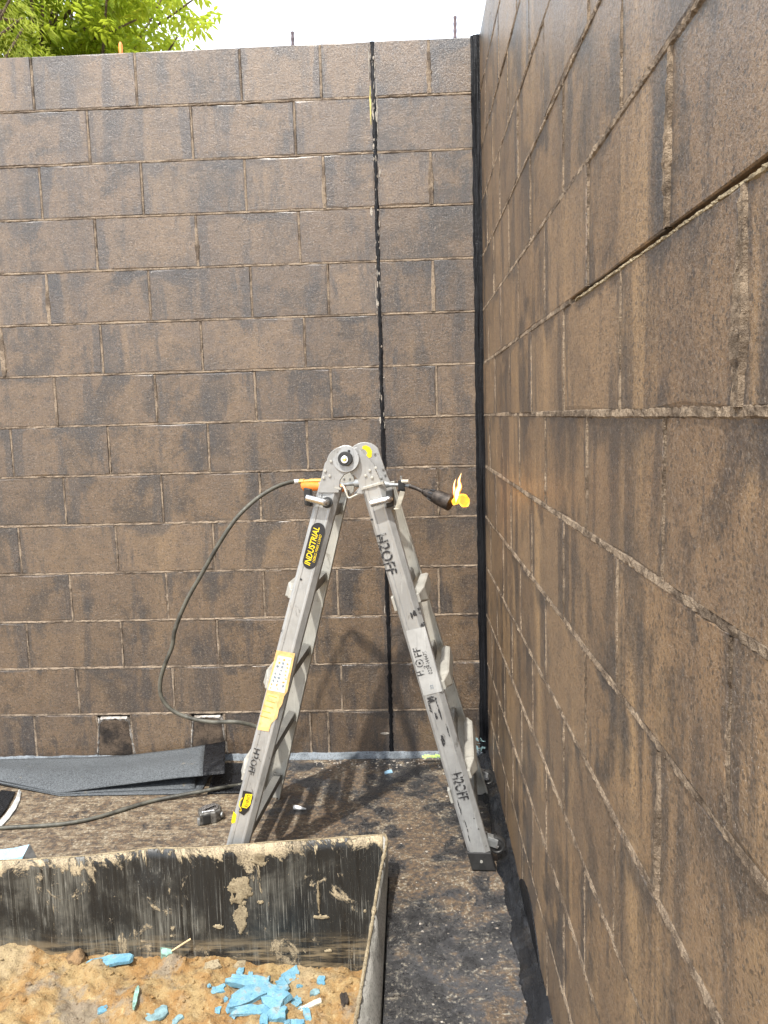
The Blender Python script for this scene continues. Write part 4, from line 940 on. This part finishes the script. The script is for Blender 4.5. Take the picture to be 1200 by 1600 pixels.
# ------------------------------------------------------------------ small things on the floor
def tape():
    c = at(329, 1281, 2, .0); root = empty('tape_measure', c, 'scuffed grey and black tape measure lying on the floor by the ladder foot', 'tape measure')
    ang = math.radians(24); ex = V((math.cos(ang), math.sin(ang), 0)); ey = V((-math.sin(ang), math.cos(ang), 0))
    def out(s, z, dy=0): 
        return [c+ex*x*s+ey*y*s+V((0, 0, z)) for x, y in ((-.040, -.030), (.014, -.034), (.034, -.022), (.041, 0), (.036, .022), (.016, .033), (-.012, .034), (-.030, .026), (-.040, .012))]
    g = MB(); g.rings([out(.96, .001), out(1, .005), out(1, .038), out(.94, .043)]); g.build('case', M['tapecase'], root, bevel=.002)
    g = MB(); g.rings([out(.80, .042), out(.80, .046), out(.72, .048)]); pl = g.build('face_plate', M['chrome'], root, bevel=.0015)
    g = MB(); g.box(c+ex*.0+V((0, 0, .0515)), ex*.022+ey*.008, ey*.008, V((0, 0, .0016))); g.build('belt_clip', M['chrome'], root, bevel=.001)
    g = MB(); g.box(c-ex*.018-ey*.0335+V((0, 0, .022)), ex*.013, ey*.0022, V((0, 0, .0155))); g.build('grip_pad', M['black'], root, bevel=.001)
    g = MB(); g.tube([c+ex*.036-ey*.020+V((0, 0, .022)), c+ex*.040-ey*.0225+V((0, 0, .022))], .009, 16); g.build('thumb_button', M['steel'], root)
    g = MB(); g.box(c-ex*.044-ey*.022+V((0, 0, .014)), ex*.004, ey*.009, V((0, 0, .011))); g.build('hook', M['steel'], root, bevel=.001)
tape()
a, b = at(459, 1261, 2, .007), at(478, 1264, 2, .005); g = MB(); g.tube([a, a.lerp(b, .06), a.lerp(b, .5), b], [.0072, .0085, .007, .0025], 12)
tag(g.build('nozzle_tip', M['white'], smooth=True), 'small white tapered nozzle tip lying alone on the bare floor', 'nozzle tip')

# strip of offcut membrane and a blue film at the left edge
def strip(pts, name, mat, label, cat, th=.004, parent=None):
    g = MB(); g.prism(pts, (0, 0, th)); o = g.build(name, mat, parent)
    if parent is None: tag(o, label, cat)
    return o
ro = empty('membrane_offcut', at(10, 1262, 2, 0), 'narrow black membrane offcut with a white underside curling up beside the folded sheet', 'offcut')
P_ = [at(x, y, 2, .004) for x, y in ((-60, 1300), (-5, 1284), (12, 1262), (24, 1238), (2, 1236), (-10, 1250), (-70, 1280))]
strip(P_, 'offcut_top', M['bit'], '', '', .004, ro)
g = MB(); ed = [at(x, y, 2, .008) for x, y in ((31, 1236), (27, 1249), (20, 1262), (10, 1276), (0, 1288), (-20, 1300))]
g.grid([[p+V((-.004, 0, .006+.006*i/6)) for i, p in enumerate(ed)], [p+V((.012*math.sin(.5+i*.45), -.004, -.003)) for i, p in enumerate(ed)]]); o = g.build('curled_edge', M['white'], ro)
s = o.modifiers.new('thick', 'SOLIDIFY'); s.thickness = .002
fo = empty('film_offcut', at(20, 1336, 2, 0), 'folded scrap of pale blue film standing behind the liner lip', 'film')
A_, B_, C_ = at(-70, 1345, 1, -.80), at(45, 1321, 1, -.80), at(33, 1345, 1, -.82)
g = MB(); Q = [at(-80, 1338, 1, -.78), at(20, 1326, 1, -.775), at(45, 1320.5, 1, -.78), at(36, 1338, 1, -.80), at(30, 1362, 1, -.81), at(-80, 1362, 1, -.81)]
g.prism(Q, (0, .004, 0)); g.build('film_front', M['bluefilm'], fo)
g = MB(); g.prism([at(45.5, 1320.5, 1, -.779), at(58, 1345, 1, -.775), at(60, 1368, 1, -.775), at(31, 1366, 1, -.806), at(37, 1338, 1, -.797)], (.002, .004, 0)); g.build('film_fold', M['steel'], fo)

def jag(c, ex, ey, ez, n, seed, parent=None, name='foam_scrap', mat=None, rough=.21):
    q = random.Random(seed); g = MB(); top = []; bot = []
    for k in range(n):
        a_ = 2*math.pi*k/n; cx, cy = math.cos(a_), math.sin(a_); m_ = max(abs(cx), abs(cy))**1.0
        r1 = (1+q.uniform(-rough, rough))/m_; top.append(c+ex*cx*r1*.92+ey*cy*r1*.92+ez*(1+q.uniform(-.35, .2))); bot.append(c+ex*cx*r1+ey*cy*r1-ez)
    mid = [t.lerp(b, .45)+(ex*math.cos(2*math.pi*k/n)+ey*math.sin(2*math.pi*k/n))*.06*q.uniform(-1, 1) for k, (t, b) in enumerate(zip(top, bot))]
    g.rings([bot, mid, top], cap=False); b = len(g.v); g.v.append(c+ez*(.9+q.uniform(-.2, .2))); 
    for k in range(n): g.f.append((2*n+k, 2*n+(k+1) % n, b))
    g.f.append(tuple(range(n)))
    return g.build(name, mat or M['foam'], parent)
SCL = 545.0
def scrap(px, py, L, W_, ang, label, mat='foam', th=.0044, group='blue foam scraps on the soil', seed=0, lift=0., tilt=0., name='foam_scrap', cat='foam scrap'):
    p = at(px, py, 2, -.27)
    p = at(px, py, 2, soil_z(p.x, p.y)+th*.45+lift*.7)
    a_ = math.radians(ang); fs = 1/math.cos(a_) if False else 1
    ex = V((math.cos(a_), math.sin(a_)*1.5, tilt)).normalized()*(L/SCL/2); ey = V((-math.sin(a_), math.cos(a_), .25)).normalized()*(W_/SCL/2*1.35); ez = ex.cross(ey).normalized()*th
    o = jag(p, ex, ey, ez, 15, seed+px, None, name, M[mat]); return tag(o, label, cat, group)
scrap(388, 1534, 70, 16, -6, 'long flat bar of blue foam, uppermost in the broken heap', seed=1, lift=.012, th=.009)
scrap(393, 1553, 78, 20, 24, 'biggest slanting slab of blue foam in the middle of the heap', seed=2, lift=.018, th=.010)
scrap(430, 1562, 44, 26, -30, 'chunky blue foam piece at the right of the heap', seed=3, lift=.008, th=.010)
scrap(394, 1578, 62, 12, 3, 'thin blue foam bar along the lower edge of the heap', seed=4, lift=.004)
scrap(433, 1586, 30, 17, 8, 'squarish blue foam lump below the heap', seed=5, th=.012)
scrap(455, 1525, 29, 19, 25, 'flat diamond-shaped blue foam flake above and right of the heap', seed=6)
scrap(441, 1540, 30, 12, -50, 'short blue foam splinter bridging the back of the heap', seed=7, lift=.014)
scrap(463, 1566, 18, 14, 40, 'blue foam fragment just right of the heap', seed=8)
scrap(338, 1547, 28, 10, 14, 'lone oblong blue foam chip left of the heap', seed=9)
scrap(341, 1575, 10, 19, 5, 'upright blue foam chip below the lone oblong one', seed=10)
scrap(502, 1533, 13, 12, 0, 'small rounded blue foam crumb nearest the right side of the liner', seed=11)
scrap(492, 1551, 15, 8, 8, 'pale dusty blue flake under the rounded crumb', 'foamd', seed=12)
scrap(480, 1586, 10, 18, 20, 'narrow blue foam sliver right of the squarish lump', seed=13)
scrap(413, 1593, 14, 13, 0, 'blue foam chip left of the squarish lump', seed=14)
scrap(375, 1521, 13, 11, 0, 'little blue foam cube at the far end of the heap', seed=15, lift=.006, th=.010)
scrap(391, 1526, 8, 12, 0, 'tiny blue foam stub behind the long bar', seed=16, lift=.005)
scrap(464, 1598, 24, 8, -4, 'blue foam piece cut off by the bottom of the view', seed=17)
scrap(174, 1501, 74, 13, 8, 'long bright blue foam strip half buried against the liner', seed=18, th=.006, lift=.004)
scrap(160, 1578, 15, 8, 22, 'small blue chip alone on the orange soil at left', seed=19)
scrap(243, 1587, 36, 17, 28, 'grey-blue folded plastic scrap on the soil', 'foamd', seed=20, group=None, name='plastic_scrap', cat='plastic scrap')
scrap(277, 1594, 12, 14, -40, 'pale teal chip right of the grey-blue plastic', 'foamd', seed=21)
scrap(212, 1559, 7, 26, 8, 'thin teal curved plastic sliver standing on the soil', 'green', seed=22, group=None, name='plastic_sliver', cat='plastic scrap', lift=.005)
scrap(260, 1486, 20, 17, 20, 'crumpled green film scrap by the liner with a pale stick', 'green', seed=23, group=None, name='film_scrap', cat='film scrap', lift=.016, th=.010)
scrap(486, 1570, 36, 6, 24, 'thin cream shell of plastic beside the blue heap', 'cream', seed=24, group=None, name='plastic_shell', cat='plastic scrap', lift=.006, th=.003)
scrap(332, 1508, 26, 14, 12, 'pale flat stone at the foot of the liner', 'mud', seed=25, group='pale stones by the liner', name='stone', cat='stone')
scrap(372, 1505, 26, 16, -8, 'second pale stone, nearer the blue heap', 'mud', seed=26, group='pale stones by the liner', name='stone', cat='stone')
scrap(538, 1562, 12, 18, 10, 'dark purple-brown clod near the side sheet', 'plug', seed=27, group=None, name='dark_clod', cat='clod')
CRUMB = ['blue crumb at the top of the heap, beside the long bar', 'blue crumb between the slab and the diamond flake', 'blue crumb left of the heap, near the big slab', 'blue crumb below the rounded crumb at right', 'blue crumb under the left end of the heap', 'blue crumb at the very bottom edge, below the squarish lump', 'blue crumb touching the lone oblong chip', 'blue crumb near the narrow sliver right of the heap']
for i, (px, py) in enumerate(((420, 1536), (447, 1552), (352, 1562), (468, 1541), (366, 1588), (449, 1597), (327, 1540), (472, 1575))):
    scrap(px, py, 6+i % 3*2, 5+i % 2*3, i*37, CRUMB[i], seed=60+i, group='foam crumbs around the heap', name='foam_crumb', cat='foam crumb', th=.003)
p0, p1 = at(268, 1486, 1, FY-.05), at(298, 1467, 1, FY-.03); g = MB(); g.tube([p0, p0.lerp(p1, .5), p1], [.0022, .003, .0026], 7)
tag(g.build('stick', M['wood'], smooth=True), 'short pale stick leaning on the liner by the green film scrap', 'stick')
def lump(c, r_, seed, n=2):
    bm = bmesh.new(); bmesh.ops.create_icosphere(bm, subdivisions=n, radius=1)
    vs = [v.co.copy() for v in bm.verts]; fs = [tuple(v.index for v in f.verts) for f in bm.faces]; bm.free()
    return [c+V((v.x*r_[0], v.y*r_[1], v.z*r_[2]))*(1+.35*nz(v.x*1.5+seed, v.y*1.5, v.z*1.5)+.18*nz(v.x*5+seed, v.y*5, v.z*5)) for v in vs], fs
p = at(120, 1504, 1, FY-.04); g = MB(); g.add(*lump(p+V((0, 0, .002)), (.032, .026, .036), 3.3, 3)); tag(g.build('clod', M['clod'], smooth=True), 'fist-sized rounded orange clod leaning against the liner at left', 'clod')
q = random.Random(9); g = MB()
for i in range(420):
    x, y = q.uniform(-1.75, -.42), FY-.01-abs(q.gauss(0, .16)); s = .002+.006*q.random()**4
    g.add(*lump(V((x, y, soil_z(x, y)+s*.3)), (s*q.uniform(.8, 1.5), s*q.uniform(.8, 1.3), s*.8), i*1.7, 1))
tag(g.build('soil_crumbs', M['soil']), 'loose crumbs of orange soil scattered over the pit', 'soil', kind='stuff')
g = MB()
for i in range(260):
    s = .0012+.0035*q.random()**2.5; x = -q.uniform(.10, .72) if i < 170 else -q.uniform(.02, .38); y = -.03-abs(q.gauss(0, .045)) if i < 170 else q.uniform(-1.5, -.1)
    g.add(*lump(V((x, y, s*.4)), (s*1.3, s, s*.6), i*2.3, 1))
tag(g.build('grit', M['pale']), 'pale grit and crumbs scattered on the dark floor', 'grit', kind='stuff')
# lime scrap, teal foil at the corner, small blue flake
g = MB(); A_ = at(662, 1179, 1, -.05); 
for k in range(7):
    c = A_+V((.012*k*.9, -.012+.004*(k % 2), -.002+.002*(k % 3))); g.add([c+V((-.008, 0, .004)), c+V((.012, -.004, .001)), c+V((.010, -.018, -.002)), c+V((-.006, -.012, .0))], [(0, 1, 2, 3)])
tag(g.build('plastic_shaving', M['lime']), 'curled lime green plastic shaving on the cove behind the ladder', 'shaving')
g = MB(); q = random.Random(2); A_ = at(752, 1168, 1, -.07)
for k in range(16):
    c = A_+V((q.uniform(-.035, .012), q.uniform(-.03, .02), q.uniform(-.01, .035))); e = V((q.gauss(0, 1), q.gauss(0, 1), q.gauss(0, 1))).normalized()*.014; f = V((q.gauss(0, 1), q.gauss(0, 1), q.gauss(0, 1))).normalized()*.008
    g.add([c-e, c+f, c+e, c-f*1.2], [(0, 1, 2), (0, 2, 3)])
tag(g.build('crumpled_film', M['foamd']), 'crumpled teal plastic film tucked into the corner behind the ladder wheel', 'film')
scr = jag(at(607, 1206, 2, .003), V((.014, .006, 0)), V((-.003, .009, 0)), V((0, 0, .0025)), 8, 5, None, 'blue_flake', M['bluefilm']); tag(scr, 'tiny pale blue flake on the dark floor below the wall joint', 'flake')
